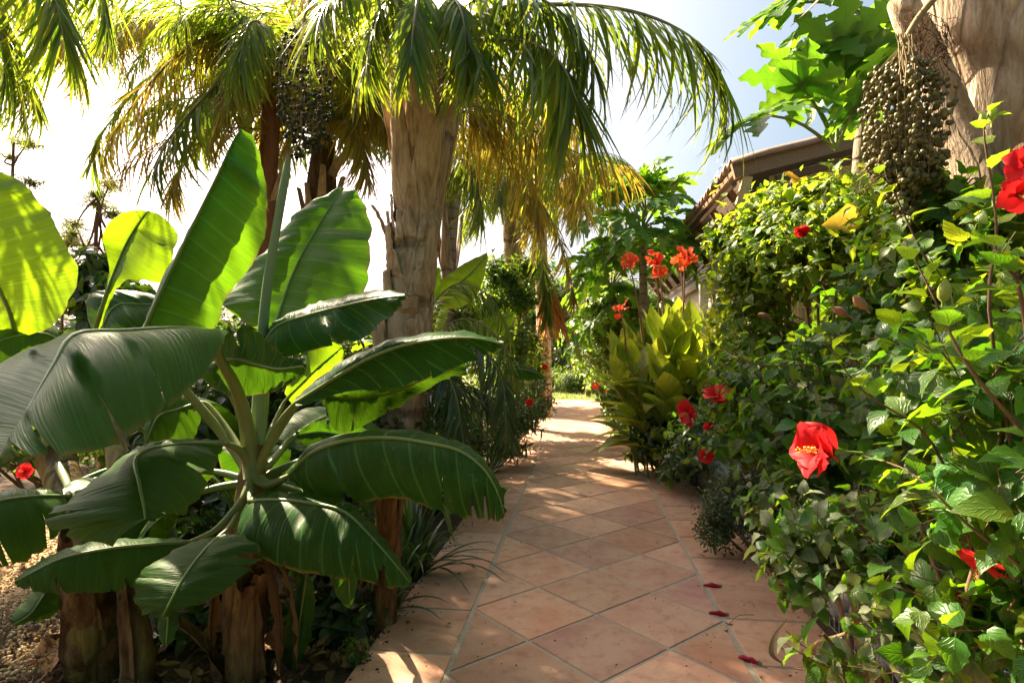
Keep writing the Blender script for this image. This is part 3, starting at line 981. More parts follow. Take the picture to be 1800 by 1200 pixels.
def boot(palm, c, rad, az, h, flare, w0=0.9, w1=0.25, mat=None, seed=0, thick=0.03, name='leaf_base', lift=1.0, curl=0.0):
    """persistent leaf base: wraps the trunk below, narrows into a stub that stands off above"""
    r = random.Random(seed)
    nseg, nj = 14, 8
    outer, inner = [], []
    for i in range(nseg + 1):
        t = i / nseg
        em = min(1.0, t * 3.5) ** 0.7
        off = rad * (0.90 + 0.13 * em + 0.03 * r.uniform(-1, 1)) + flare * (t ** 1.7) + thick * em
        z = h * t * lift
        half = lerp(w0, 0.0, min(1, t * 1.25)) if t < 0.6 else 0.0
        wid = lerp(w0 * rad, w1 * rad, t ** 0.75)
        ro, ri = [], []
        for j in range(nj + 1):
            s = (j / nj - 0.5) * 2
            a = az + s * wid / max(0.05, off)
            edge = 0.10 * h * abs(s) ** 2 * (1 - t) * -1
            q = c + Vector((math.cos(a) * off, math.sin(a) * off, z + edge + 0.02 * mnoise.noise(Vector((s * 2, t * 5, seed)))))
            ridge = (1 - s * s) * thick * (0.4 + 1.2 * t)
            dirv = Vector((math.cos(az), math.sin(az), 0))
            ro.append(q + dirv * ridge + Vector((0, 0, curl * t * t * h)))
            ri.append(q - dirv * thick * 0.5 + Vector((0, 0, curl * t * t * h)))
        outer.append(ro); inner.append(ri)
    g = Geo()
    rows = [o + i_[::-1] for o, i_ in zip(outer, inner)]
    g.grid(rows, None, closed=True)
    m = len(rows[0]); b = len(g.v)
    g.f.append(tuple(range(b - m, b))); g.mi.append(0)
    return g.build(name, mat or M_BOOT, palm)

def fruit_bunch(palm, top, length, width, nmain, mat, size, seed=0, strands=20, stalk=None, name='fruit_bunch'):
    r = random.Random(seed)
    top = Vector(top)
    g = Geo()
    if stalk: g.tube(crv(stalk, 12), [0.018 - 0.0007 * i for i in range(12)], 6)
    pts = []
    for s in range(strands):
        a = r.uniform(0, 2 * PI); q = math.sqrt(r.random())
        e = top + Vector((math.cos(a) * width * 0.5 * q, math.sin(a) * width * 0.5 * q, -length * (1 - 0.35 * q * q) * r.uniform(.9, 1.1)))
        m = top.lerp(e, 0.45) + Vector((math.cos(a), math.sin(a), 0)) * width * 0.32 * q
        sp = crv([top, m, e, e + Vector((r.uniform(-.02, .02), r.uniform(-.02, .02), -0.09 * r.random()))], 16)
        g.tube(sp, 0.0013, 3, cap=False)
        pts.append(sp)
    b = g.build(name, M_STRAND, palm)
    sph = rock_geo(3, 1.0, 2)
    for i, v in enumerate(sph.v):
        k = 0.5 / Vector(v).length
        sph.v[i] = (v[0] * k * .92, v[1] * k * .92, v[2] * k * 1.12)
    me = sph.mesh('fruit', mat)
    items = []
    for k in range(nmain):
        sp = r.choice(pts)
        t = r.uniform(0.14, 0.97)
        f = t * 15; i = min(int(f), 14)
        p = sp[i].lerp(sp[i + 1], f - i) + rvec(r) * size * 0.85
        s = size * r.uniform(0.82, 1.12)
        items.append((p, Matrix.Translation(p) @ Quaternion(rvec(r), r.uniform(0, 3)).to_matrix().to_4x4() @ Matrix.Scale(s, 4)))
    items.sort(key=lambda q: (q[0] - CAM).length)
    for p, M in items[:300]: 
        o = bpy.data.objects.new('fruit', me); link(o, b); o.matrix_basis = Matrix.Translation(-ROOT[palm.name]) @ M
    if items[300:]:
        o = scatter('fruits', [sph], [(0, M) for p, M in items[300:]], mat)
        o.data.transform(Matrix.Translation(-ROOT[palm.name])); o.parent = b
        tag(o, kind='stuff')
    return b

# ------------------------------------------------------------------ shrubs
def shrub(name, label, cat, base, blobs, ntwig, per, size, geos, mat, group=None, nind=300, seed=0, twigmat=None, upb=0.35, out=0.8, stems=5, cane=0.010,
          twl=0.35, leafname='leaf', mat2=None, frac2=0.0, canemat=None, region=None):
    """leafy bush. blobs: (centre, (rx,ry,rz)) in world space; twigs end on the blobs' surface and carry the leaves"""
    r = random.Random(seed * 31 + 5)
    root = empty(name, base, label, cat, group)
    wts = [b[1][0] * b[1][1] + b[1][1] * b[1][2] + b[1][0] * b[1][2] for b in blobs]
    tw = Geo()
    items = []
    for k in range(ntwig):
        c, rad = r.choices(blobs, wts)[0]
        c = Vector(c)
        while True:
            d = rvec(r)
            if d.z > -0.75: break
        e = c + Vector((d.x * rad[0], d.y * rad[1], d.z * rad[2])) * r.uniform(0.72, 1.08)
        if e.z < 0.06: e.z = 0.06 + 0.05 * r.random()
        if region and not region(e): continue
        s = e.lerp(c, twl * r.uniform(0.8, 1.2) / max(0.2, (e - c).length) * 1.0) + Vector((0, 0, -0.06 * r.random()))
        ax = (e - s).normalized()
        mid = s.lerp(e, .5) + Vector((0, 0, -0.03)) + rvec(r) * 0.03
        sp = crv([s, mid, e], 6)
        tw.tube(sp, [cane * 0.45 * (1 - 0.12 * i) for i in range(6)], 3, cap=False)
        ga = r.uniform(0, 6)
        x = ax.orthogonal().normalized(); y = ax.cross(x)
        for q in range(per):
            t = 0.25 + 0.75 * (q + r.random() * .5) / per
            f = min(t, 0.999) * 5; i = min(int(f), 4)
            p = sp[i].lerp(sp[i + 1], f - i)
            ga += 2.4
            rd = x * math.cos(ga) + y * math.sin(ga)
            axl = (rd * out + ax * (0.25 + 0.9 * max(0, t - 0.75) * 3) + Vector((0, 0, -0.25 + 0.2 * r.random()))).normalized()
            nr = (ax * 0.7 + UP * upb * 2 + rvec(r) * 0.45)
            s_ = size * r.triangular(0.5, 1.35, 0.85) * (0.7 if t > 0.9 else 1)
            items.append((p, frame(axl, nr, p, s_), s_, r.randrange(len(geos)), mat2 is not None and r.random() < frac2))
    for k in range(stems):
        c, rad = r.choice(blobs)
        b0 = Vector(base) + Vector((r.uniform(-.15, .15), r.uniform(-.15, .15), 0))
        e = Vector(c) + Vector((r.uniform(-.5, .5) * rad[0], r.uniform(-.5, .5) * rad[1], r.uniform(0, .6) * rad[2]))
        m = b0.lerp(e, .5) + Vector((r.uniform(-.08, .08), r.uniform(-.08, .08), .05))
        cg = Geo(); cg.tube(crv([b0, m, e], 10), [cane * 1.6 - cane * .09 * i for i in range(10)], 6)
        cg.build('stem', canemat or M_CANE, root)
    if tw.v: tag(tw.build('twigs', twigmat or M_TWIG, root), kind='stuff')
    def score(it):
        q = proj(it[0])
        if q is None or not (-60 < q[0] < 1860 and -60 < q[1] < 1260): return -1
        return it[2] / q[2]
    ranked = sorted(range(len(items)), key=lambda i: -score(items[i]))
    ind = set(i for i in ranked[:nind] if score(items[i]) > 0)
    mes = {}
    rest = {False: [], True: []}
    for i, it in enumerate(items):
        if i in ind:
            k = (it[3], it[4])
            if k not in mes: mes[k] = geos[it[3]].mesh(leafname, mat2 if it[4] else mat)
            inst(leafname, mes[k], root, it[1])
        else: rest[it[4]].append((it[3], it[1]))
    for k in (False, True):
        if rest[k]:
            o = scatter('foliage', geos, rest[k], mat2 if k else mat, root)
            if o: tag(o, kind='stuff')
    return root

# ------------------------------------------------------------------ hibiscus flower
def petal_geo(seed):
    g = Geo()
    rows, uvs = [], []
    n = 9
    for i in range(n + 1):
        t = i / n
        hw = 0.5 * (0.18 + 0.95 * math.sin(PI * min(1, (t * 0.80 + 0.05))) ** 1.2) * (1 if t < 0.9 else (0.72 if i == n else 0.93))
        row = []
        for j in range(-4, 5):
            s = j / 4
            ruff = 0.035 * t * t * math.sin(s * 9 + seed * 2 + t * 5) + 0.05 * t * t * mnoise.noise(Vector((s * 3, t * 6, seed)))
            z = 0.10 + 0.34 * t - 0.55 * t * t * t + 0.10 * s * s * t + ruff
            row.append((hw * s, t * (1 - 0.1 * s * s * t), z))
            uvs.append((0.5 + s / 2, t))
        rows.append(row)
    g.grid(rows, uvs)
    return g
PETG = [petal_geo(i) for i in range(3)]
PET_ME = [g.mesh('petal', M_RED) for g in PETG]
PETO_ME = [g.mesh('petal', M_ORANGE) for g in PETG]
def stamen_geo():
    g = Geo()
    c = crv([(0, 0, 0), (0, .02, .5), (0.02, .08, 1.0)], 8)
    g.tube(c, [.04, .035, .03, .026, .024, .022, .02, .016], 6)
    return g
STAM_ME = stamen_geo().mesh('stamen', M_STAMEN)
_ag = Geo()
_r = random.Random(3)
for k in range(40):
    z = _r.uniform(.55, .98); a = _r.uniform(0, 6.3)
    _ag.box((math.cos(a) * .07, math.sin(a) * .07 + .02 + .06 * z, z), (.028, .028, .028), Quaternion(rvec(_r), 1.0).to_matrix())
for k in range(5):
    a = k * 1.256
    _ag.tube([(0.02, .08, .98), (.02 + .06 * math.cos(a), .08 + .06 * math.sin(a), 1.1)], .008, 4)
    _ag.box((.02 + .065 * math.cos(a), .08 + .065 * math.sin(a), 1.11), (.03, .03, .03))
ANTH_ME = _ag.mesh('anther', M_POLLEN)
def calyx_geo():
    g = Geo()
    g.tube([(0, 0, -.75), (0, 0, -.3), (0, 0, -.12)], [.022, .024, .07], 6)
    g.tube([(0, 0, -.14), (0, 0, 0.0), (0, 0, .14)], [.06, .10, .115], 10, cap=False)
    for k in range(5):
        a = k * 1.257
        g.add([(.11 * math.cos(a - .5), .11 * math.sin(a - .5), .12), (.11 * math.cos(a + .5), .11 * math.sin(a + .5), .12), (.17 * math.cos(a), .17 * math.sin(a), .32)], [(0, 1, 2)])
    return g
CAL_ME = calyx_geo().mesh('flower', M_CALYX)
def hibiscus_flower(bush, pos, face, size, open_=0.75, roll=0.0, pets=None):
    """face: direction the flower looks; size: petal length"""
    f = Vector(face).normalized()
    M = frame(f.orthogonal(), f, (0, 0, 0), 1)
    M = Matrix.Translation(pos) @ M @ Matrix.Rotation(roll, 4, 'Z') @ Matrix.Scale(size, 4)
    o = bpy.data.objects.new('flower', CAL_ME); link(o, bush)
    o.matrix_basis = Matrix.Translation(-ROOT[bush.name]) @ M
    for k in range(5):
        p = bpy.data.objects.new('petal', (pets or PET_ME)[k % 3]); link(p, o)
        p.matrix_basis = Matrix.Rotation(k * 2 * PI / 5, 4, 'Z') @ Matrix.Translation((0, 0.03, 0.04)) @ Matrix.Rotation(PI / 2 * (1 - open_), 4, 'X') @ Matrix.Rotation(0.28, 4, 'Y')
    if pets is None:
        s = bpy.data.objects.new('stamen', STAM_ME); link(s, o)
        s = bpy.data.objects.new('anther', ANTH_ME); link(s, o)
    return o
# ================================================================== LEFT SIDE
# ------------------------------------------------------------------ the big banana plant in front
b0 = G(432, 1195)
ban = empty('banana_plant', (b0.x, b0.y, 0), 'big banana plant with broad glossy leaves spreading beside the tiled path', 'banana plant', 'banana plants')
pseudostem(ban, [(b0.x, b0.y, -.02), P(430, 1060, 2.26), P(436, 940, 2.28), P(442, 850, 2.3), P(452, 780, 2.32)], (0.072, 0.045), seed=1)
dry_sheath(ban, (b0.x, b0.y, -.01), 0.42, 0.09, math.radians(-60), 0.12, 3)
dry_sheath(ban, (b0.x, b0.y, -.01), 0.30, 0.095, math.radians(-150), 0.5, 4)
dry_sheath(ban, (b0.x, b0.y, 0.14), 0.34, 0.085, math.radians(-100), 0.10, 5)
cr = (445, 838, 2.28)
# A: huge leaf folding over towards the viewer on the left
banana_leaf(ban, [
    ((398, 590, 2.2), (386, 600, 2.10), (402, 604, 2.06)),
    ((370, 600, 2.25), (366, 583, 2.0), (402, 582, 1.98)),
    ((300, 606, 2.2), (300, 578, 1.82), (374, 634, 1.74)),
    ((225, 608, 2.1), (215, 582, 1.64), (322, 694, 1.52)),
    ((140, 604, 1.95), (132, 588, 1.48), (258, 742, 1.34)),
    ((58, 612, 1.8), (96, 640, 1.38), (186, 786, 1.22)),
    ((-30, 660, 1.65), (55, 712, 1.28), (112, 799, 1.14)),
    ((-50, 760, 1.4), (22, 768, 1.2), (55, 802, 1.10)),
    ((-8, 812, 1.14), (-6, 810, 1.14), (-4, 812, 1.14))],
    [cr, (432, 740, 2.27), (412, 675, 2.22), (385, 628, 2.15)], seed=1, bulge=(0.05, 0.16), rib=0.013, ripple=0.008, midmat=M_MIDRIB, nv=56)
# B: short leaf behind A, its brown lit underside showing
banana_leaf(ban, [
    ((372, 600, 2.3), (372, 640, 2.32), (340, 655, 2.36)),
    ((400, 574, 2.18), (410, 630, 2.2), (390, 690, 2.32)),
    ((445, 578, 2.1), (450, 640, 2.14), (440, 694, 2.28)),
    ((488, 616, 2.06), (488, 648, 2.06), (490, 684, 2.2)),
    ((532, 634, 2.0), (530, 644, 2.0), (526, 662, 2.05)),
    ((538, 646, 2.0), (537, 650, 2.0), (536, 654, 2.0))],
    [cr, (420, 720, 2.34), (384, 660, 2.33)], seed=2, rib=0.008)
# C: tall upright leaf, folded
banana_leaf(ban, [
    ((262, 590, 2.5), (252, 585, 2.32), (300, 592, 2.36)),
    ((300, 500, 2.55), (280, 520, 2.32), (374, 578, 2.38)),
    ((350, 420, 2.6), (318, 440, 2.33), (398, 522, 2.42)),
    ((390, 360, 2.6), (352, 370, 2.35), (440, 470, 2.44)),
    ((425, 310, 2.6), (384, 305, 2.37), (468, 400, 2.46)),
    ((440, 270, 2.55), (408, 252, 2.40), (466, 312, 2.48)),
    ((436, 235, 2.5), (424, 226, 2.42), (446, 238, 2.46))],
    [cr, (405, 780, 2.4), (330, 690, 2.42), (275, 625, 2.36)], seed=3, mat=M_BANM, rib=0.010, bulge=(0.1, 0.10), ripple=0.014)
# D: broad leaf half in sun, right of C
banana_leaf(ban, [
    ((470, 590, 2.6), (478, 590, 2.55), (490, 590, 2.55)),
    ((400, 545, 2.75), (492, 548, 2.6), (560, 575, 2.5)),
    ((395, 520, 2.8), (508, 500, 2.65), (628, 548, 2.5)),
    ((440, 470, 2.8), (530, 450, 2.68), (646, 490, 2.52)),
    ((480, 420, 2.8), (556, 404, 2.7), (652, 420, 2.56)),
    ((530, 370, 2.78), (582, 362, 2.7), (645, 368, 2.62)),
    ((588, 334, 2.74), (604, 330, 2.7), (624, 332, 2.66))],
    [cr, (460, 740, 2.5), (470, 640, 2.55)], seed=4, mat=M_BANM, rib=0.012, bulge=(0.1, 0.08), ripple=0.02)
# G: dark leaf pointing right across the trunk
banana_leaf(ban, [
    ((466, 596, 2.4), (464, 604, 2.36), (470, 612, 2.34)),
    ((486, 566, 2.42), (490, 572, 2.28), (486, 630, 2.28)),
    ((545, 540, 2.36), (548, 552, 2.18), (560, 612, 2.14)),
    ((610, 524, 2.28), (606, 537, 2.08), (640, 592, 2.02)),
    ((670, 514, 2.14), (662, 525, 1.98), (690, 552, 1.94)),
    ((712, 516, 1.94), (711, 519, 1.92), (712, 523, 1.92))],
    [cr, (452, 740, 2.36), (458, 650, 2.37)], seed=5, rib=0.009, bulge=(0.1, 0.12))
# H: pale leaf arching right, seen from below
banana_leaf(ban, [
    ((520, 700, 2.3), (520, 708, 2.25), (524, 716, 2.22)),
    ((575, 655, 2.34), (580, 670, 2.16), (600, 690, 2.14)),
    ((640, 618, 2.28), (645, 632, 2.06), (672, 684, 2.06)),
    ((710, 596, 2.2), (706, 608, 1.98), (744, 668, 1.98)),
    ((790, 584, 2.08), (770, 596, 1.92), (815, 640, 1.92)),
    ((850, 588, 1.96), (832, 594, 1.88), (864, 622, 1.88)),
    ((884, 602, 1.86), (882, 604, 1.86), (884, 608, 1.86))],
    [cr, (468, 790, 2.28), (494, 740, 2.28)], seed=6, rib=0.010, bulge=(0.08, 0.12), tears=((1, .55, .35), (1, .75, .3)))
# H2: dark half hanging under H
banana_leaf(ban, [
    ((560, 690, 2.35), (560, 690, 2.35), (560, 694, 2.35)),
    ((600, 690, 2.3), (610, 700, 2.3), (600, 760, 2.3)),
    ((680, 668, 2.25), (690, 690, 2.24), (690, 720, 2.24)),
    ((760, 640, 2.2), (770, 655, 2.2), (780, 668, 2.2)),
    ((820, 640, 2.15), (820, 650, 2.15), (822, 660, 2.15))],
    [cr, (490, 760, 2.3), (530, 705, 2.35)], seed=7, rib=0.006)
# I: big leaf drooping over the path edge
banana_leaf(ban, [
    ((505, 830, 2.3), (508, 836, 2.22), (515, 848, 2.2)),
    ((545, 790, 2.35), (548, 796, 2.14), (540, 866, 2.14)),
    ((610, 764, 2.3), (610, 774, 2.05), (620, 884, 2.02)),
    ((690, 760, 2.22), (682, 769, 1.97), (690, 874, 1.94)),
    ((760, 770, 2.15), (750, 778, 1.90), (752, 892, 1.86)),
    ((820, 786, 2.05), (808, 792, 1.85), (806, 906, 1.82)),
    ((862, 822, 1.96), (850, 824, 1.82), (848, 912, 1.80)),
    ((884, 870, 1.86), (874, 864, 1.80), (870, 912, 1.79)),
    ((890, 906, 1.8), (887, 906, 1.79), (884, 912, 1.79))],
    [cr, (470, 852, 2.26), (490, 846, 2.24)], seed=8, rib=0.011, bulge=(0.08, 0.14), ripple=0.014, tears=((1, .58, .30), (1, .70, .35), (1, .78, .25), (1, .88, .3)), nv=56)
# J: dark low leaf below I
banana_leaf(ban, [
    ((440, 872, 2.2), (438, 880, 2.14), (420, 915, 2.12)),
    ((490, 868, 2.24), (488, 878, 2.08), (420, 950, 2.02)),
    ((560, 872, 2.2), (548, 884, 2.0), (488, 992, 1.92)),
    ((620, 890, 2.12), (604, 898, 1.94), (570, 1012, 1.86)),
    ((662, 930, 2.02), (646, 936, 1.9), (636, 1020, 1.84)),
    ((704, 985, 1.94), (690, 986, 1.87), (686, 1030, 1.84)),
    ((724, 1022, 1.88), (721, 1024, 1.86), (718, 1032, 1.85))],
    [cr, (442, 856, 2.26)], seed=9, rib=0.009, bulge=(0.08, 0.14), tears=((1, .62, .4),))
# K: lower left leaf hanging towards the viewer
banana_leaf(ban, [
    ((392, 772, 2.2), (394, 780, 2.18), (392, 792, 2.18)),
    ((330, 772, 2.12), (330, 780, 2.0), (380, 800, 2.06)),
    ((262, 784, 2.0), (268, 788, 1.84), (384, 806, 1.98)),
    ((196, 822, 1.84), (238, 806, 1.72), (370, 846, 1.84)),
    ((130, 872, 1.72), (244, 846, 1.64), (336, 884, 1.74)),
    ((86, 906, 1.66), (252, 886, 1.6), (300, 906, 1.66)),
    ((100, 938, 1.62), (255, 908, 1.58), (274, 912, 1.6)),
    ((200, 962, 1.58), (254, 912, 1.57), (262, 914, 1.58))],
    [cr, (430, 800, 2.25), (410, 784, 2.2)], seed=10, rib=0.009, bulge=(0.06, 0.08), tears=((-1, .72, .5),))
# L: long dark leaf low on the left
banana_leaf(ban, [
    ((330, 948, 2.1), (334, 952, 2.06), (334, 960, 2.06)),
    ((270, 948, 2.1), (270, 956, 1.96), (280, 1018, 1.94)),
    ((190, 952, 2.02), (190, 964, 1.86), (210, 1036, 1.84)),
    ((110, 970, 1.94), (112, 980, 1.80), (130, 1042, 1.78)),
    ((52, 1000, 1.86), (56, 1006, 1.77), (70, 1040, 1.76)),
    ((26, 1018, 1.78), (26, 1022, 1.77), (28, 1028, 1.77))],
    [cr, (425, 880, 2.2), (380, 930, 2.12)], seed=11, rib=0.008, bulge=(0.08, 0.12), tears=((1, .66, .5),), midmat=M_MIDDK)
# M: leaf facing down in front of the stem
banana_leaf(ban, [
    ((378, 940, 2.1), (384, 944, 2.06), (392, 936, 2.08)),
    ((332, 956, 1.98), (366, 960, 1.94), (428, 942, 1.98)),
    ((262, 990, 1.88), (336, 996, 1.84), (458, 976, 1.9)),
    ((238, 1018, 1.84), (314, 1030, 1.78), (420, 1018, 1.82)),
    ((240, 1056, 1.8), (300, 1056, 1.75), (368, 1056, 1.78)),
    ((262, 1084, 1.77), (290, 1074, 1.74), (318, 1070, 1.76)),
    ((282, 1084, 1.75), (286, 1084, 1.74), (290, 1084, 1.75))],
    [cr, (430, 880, 2.22), (405, 925, 2.12)], seed=12, rib=0.008, bulge=(0.06, 0.08))
banana_leaf(ban, [
    ((300, 1050, 1.86), (300, 1052, 1.86), (302, 1052, 1.86)),
    ((282, 1080, 1.82), (296, 1078, 1.8), (312, 1076, 1.82)),
    ((276, 1106, 1.8), (294, 1102, 1.78), (314, 1100, 1.8)),
    ((284, 1128, 1.78), (292, 1130, 1.77), (304, 1124, 1.78)),
    ((293, 1132, 1.77), (294, 1132, 1.77), (296, 1131, 1.77))], None, seed=13, rib=0.003, nv=16)
# dark leaves inside the clump
banana_leaf(ban, [
    ((350, 700, 2.5), (352, 706, 2.48), (356, 716, 2.48)),
    ((310, 680, 2.5), (310, 720, 2.4), (340, 770, 2.42)),
    ((272, 700, 2.4), (280, 730, 2.3), (300, 790, 2.34)),
    ((256, 750, 2.3), (262, 764, 2.26), (270, 790, 2.28)),
    ((252, 786, 2.26), (254, 788, 2.26), (256, 790, 2.26))], [cr, (410, 770, 2.4), (370, 715, 2.48)], seed=14, rib=0.007, midmat=M_MIDDK)
banana_leaf(ban, [
    ((500, 690, 2.6), (505, 700, 2.6), (515, 710, 2.6)),
    ((540, 622, 2.6), (555, 650, 2.55), (560, 700, 2.55)),
    ((570, 600, 2.6), (590, 620, 2.6), (600, 660, 2.6)),
    ((600, 606, 2.6), (602, 610, 2.6), (604, 618, 2.6))], [cr, (470, 770, 2.45), (495, 715, 2.6)], seed=15, mat=M_BANY, rib=0.006, nv=24)
banana_leaf(ban, [
    ((520, 760, 2.5), (520, 765, 2.5), (522, 772, 2.5)),
    ((560, 740, 2.55), (566, 760, 2.55), (560, 800, 2.5)),
    ((610, 740, 2.6), (616, 770, 2.6), (610, 830, 2.55)),
    ((650, 760, 2.65), (656, 790, 2.65), (650, 840, 2.6)),
    ((680, 810, 2.7), (680, 814, 2.7), (680, 820, 2.7))], [cr, (480, 810, 2.36), (505, 775, 2.48)], seed=16, rib=0.007, midmat=M_MIDDK)
banana_leaf(ban, [
    ((460, 690, 2.7), (462, 700, 2.7), (466, 710, 2.7)),
    ((400, 640, 2.8), (430, 660, 2.7), (470, 660, 2.7)),
    ((340, 640, 2.9), (380, 640, 2.8), (430, 610, 2.8)),
    ((280, 640, 3.0), (320, 630, 2.9), (350, 600, 2.9)),
    ((250, 640, 3.0), (252, 636, 3.0), (256, 630, 3.0))], [cr, (455, 770, 2.45), (462, 720, 2.65)], seed=17, rib=0.007, midmat=M_MIDDK)
# hanging half-dead straps under the crown
for (x0, y0_, x1, y1_, d, s) in ((540, 1000, 512, 1190, 2.35, 20),):
    banana_leaf(ban, [((x0 - 4, y0_, d), (x0, y0_, d), (x0 + 4, y0_, d)),
                      ((x0 - 26, lerp(y0_, y1_, .35), d + .05), (lerp(x0, x1, .35), lerp(y0_, y1_, .35), d - .03), (x0 + 14, lerp(y0_, y1_, .35), d + .05)),
                      ((x1 - 22, lerp(y0_, y1_, .7), d + .05), (lerp(x0, x1, .7), lerp(y0_, y1_, .7), d - .02), (x1 + 30, lerp(y0_, y1_, .7), d + .05)),
                      ((x1 - 2, y1_, d), (x1, y1_, d), (x1 + 2, y1_, d))], [cr, (460, 900, d - .05)], seed=s, rib=0.006, nv=20, midmat=M_MIDDK)
# older leaves at the back of the clump and hanging dead ones
for k, (az, el, L, W, m, bd) in enumerate(((75, 40, .95, .36, M_BAN, 1.7), (120, 25, .95, .36, M_BAN, 1.9), (20, 30, .9, .34, M_BAN, 2.0), (165, 15, .8, .32, M_BAN, 2.2), (100, 5, .7, .3, M_BAN, 2.4), (50, -5, .7, .28, M_BAN, 2.4), (-15, 5, .55, .26, M_BAN, 2.6), (200, 0, .55, .26, M_BAN, 2.6))):
    auto_banana_leaf(ban, P(446, 850, 2.36), math.radians(az), math.radians(el), L, W, m, 500 + k, bd, R.uniform(-.4, .4), .22, .3)
for k, (az, L) in enumerate(((-20, .5), (10, .55), (170, .5))):
    auto_banana_leaf(ban, P(438, 940, 2.30), math.radians(az), -.5, L, .085, M_LITTER, 520 + k, 3.5, R.uniform(-.6, .6), .08, 1.0)
for k in range(7): dry_sheath(ban, (b0.x, b0.y, R.uniform(.0, .3)), R.uniform(.2, .42), .070, R.uniform(-3, .6), R.uniform(.02, .2), 60 + k)
# the furled new leaf standing straight up
g = Geo()
sp = crv([P(452, 800, 2.32), P(458, 640, 2.36), P(470, 500, 2.38), P(490, 380, 2.4), P(508, 275, 2.42)], 24)
g.tube(sp, [0.030 - 0.0045 * abs(math.sin(i * .16)) - 0.0006 * i if i < 23 else 0.010 for i in range(24)], 9, wob=lambda i, k: 1.12 if (k + i // 5) % 9 == 0 else 1)
o = g.build('furled_leaf', plain_mat('furled_leaf', (0.13, 0.21, 0.09), (0.18, 0.26, 0.11), 10, 0.45, 0.35, 0.2, (1, 1, .2)), ban)

# ------------------------------------------------------------------ banana plant at the left frame edge
b1 = G(165, 1170)
ban1 = empty('banana_plant', (b1.x, b1.y, 0), 'banana plant with thick peeling ochre stem beside the gravel at bottom left', 'banana plant', 'banana plants')
pseudostem(ban1, [(b1.x, b1.y, -.02), P(160, 1080, 2.34), P(150, 960, 2.5), P(95, 800, 2.75)], (0.10, 0.075), seed=4)
dry_sheath(ban1, (b1.x, b1.y, 0.05), 0.34, 0.105, math.radians(-70), 0.18, 7)
dry_sheath(ban1, (b1.x + .02, b1.y, -.01), 0.22, 0.11, math.radians(-20), 0.55, 8)
banana_leaf(ban1, [
    ((40, 590, 2.75), (30, 592, 2.7), (44, 592, 2.7)),
    ((-50, 560, 2.6), (16, 545, 2.55), (98, 566, 2.5)),
    ((-120, 500, 2.6), (-5, 500, 2.5), (136, 488, 2.42)),
    ((-180, 440, 2.6), (-30, 440, 2.48), (112, 420, 2.4)),
    ((-210, 370, 2.6), (-62, 375, 2.48), (76, 360, 2.4)),
    ((-210, 310, 2.6), (-90, 318, 2.5), (24, 312, 2.44)),
    ((-150, 280, 2.55), (-110, 275, 2.5), (-60, 280, 2.5))],
    [(95, 800, 2.75), (70, 700, 2.75), (40, 620, 2.72)], seed=31, mat=M_BANY, rib=0.013, bulge=(0.08, 0.06))
banana_leaf(ban1, [
    ((120, 868, 2.3), (120, 872, 2.26), (118, 880, 2.25)),
    ((70, 862, 2.25), (68, 872, 2.1), (98, 940, 2.08)),
    ((0, 868, 2.2), (0, 880, 2.0), (46, 984, 1.98)),
    ((-70, 890, 2.1), (-60, 905, 1.95), (-30, 1000, 1.93)),
    ((-110, 950, 2.0), (-110, 960, 1.94), (-108, 970, 1.94))],
    [(95, 800, 2.75), (118, 850, 2.5)], seed=32, rib=0.009, bulge=(0.08, 0.12), midmat=M_MIDDK)
banana_leaf(ban1, [
    ((150, 640, 2.8), (148, 640, 2.8), (146, 640, 2.8)),
    ((90, 566, 2.85), (90, 590, 2.75), (96, 640, 2.75)),
    ((30, 566, 2.75), (30, 590, 2.65), (40, 650, 2.65)),
    ((-50, 600, 2.6), (-50, 620, 2.55), (-40, 660, 2.55))],
    [(95, 800, 2.75), (130, 700, 2.8)], seed=33, rib=0.008, midmat=M_MIDDK)
banana_leaf(ban1, [
    ((96, 1010, 2.3), (98, 1010, 2.3), (100, 1010, 2.3)),
    ((60, 1040, 2.3), (78, 1044, 2.25), (110, 1040, 2.3)),
    ((30, 1070, 2.25), (54, 1078, 2.2), (96, 1080, 2.25)),
    ((18, 1094, 2.2), (22, 1098, 2.2), (30, 1100, 2.2))], [(110, 860, 2.6), (106, 960, 2.4)], seed=34, rib=0.006, nv=20, midmat=M_MIDDK)
for k in range(7): dry_sheath(ban1, (b1.x, b1.y, R.uniform(.0, .3)), R.uniform(.2, .45), .098, R.uniform(-3, .6), R.uniform(.02, .16), 70 + k)
for k, (az, el, L) in enumerate(((-30, 25, .7), (40, 30, .8))):
    auto_banana_leaf(ban1, P(120, 860, 2.62), math.radians(az), math.radians(el), L, .28, M_BAN, 540 + k, 2.2, R.uniform(-.4, .4), .2, .3)
b2 = G(246, 1200)
ban2 = empty('banana_plant', (b2.x, b2.y, 0), 'slim young banana stem between the two thicker banana stems', 'banana plant', 'banana plants')
pseudostem(ban2, [(b2.x, b2.y, -.02), P(240, 1100, 2.27), P(226, 980, 2.35), P(205, 800, 2.7), P(180, 640, 3.0)], (0.06, 0.035), seed=6)
dry_sheath(ban2, (b2.x, b2.y, 0.02), 0.4, 0.06, math.radians(-110), 0.05, 9)
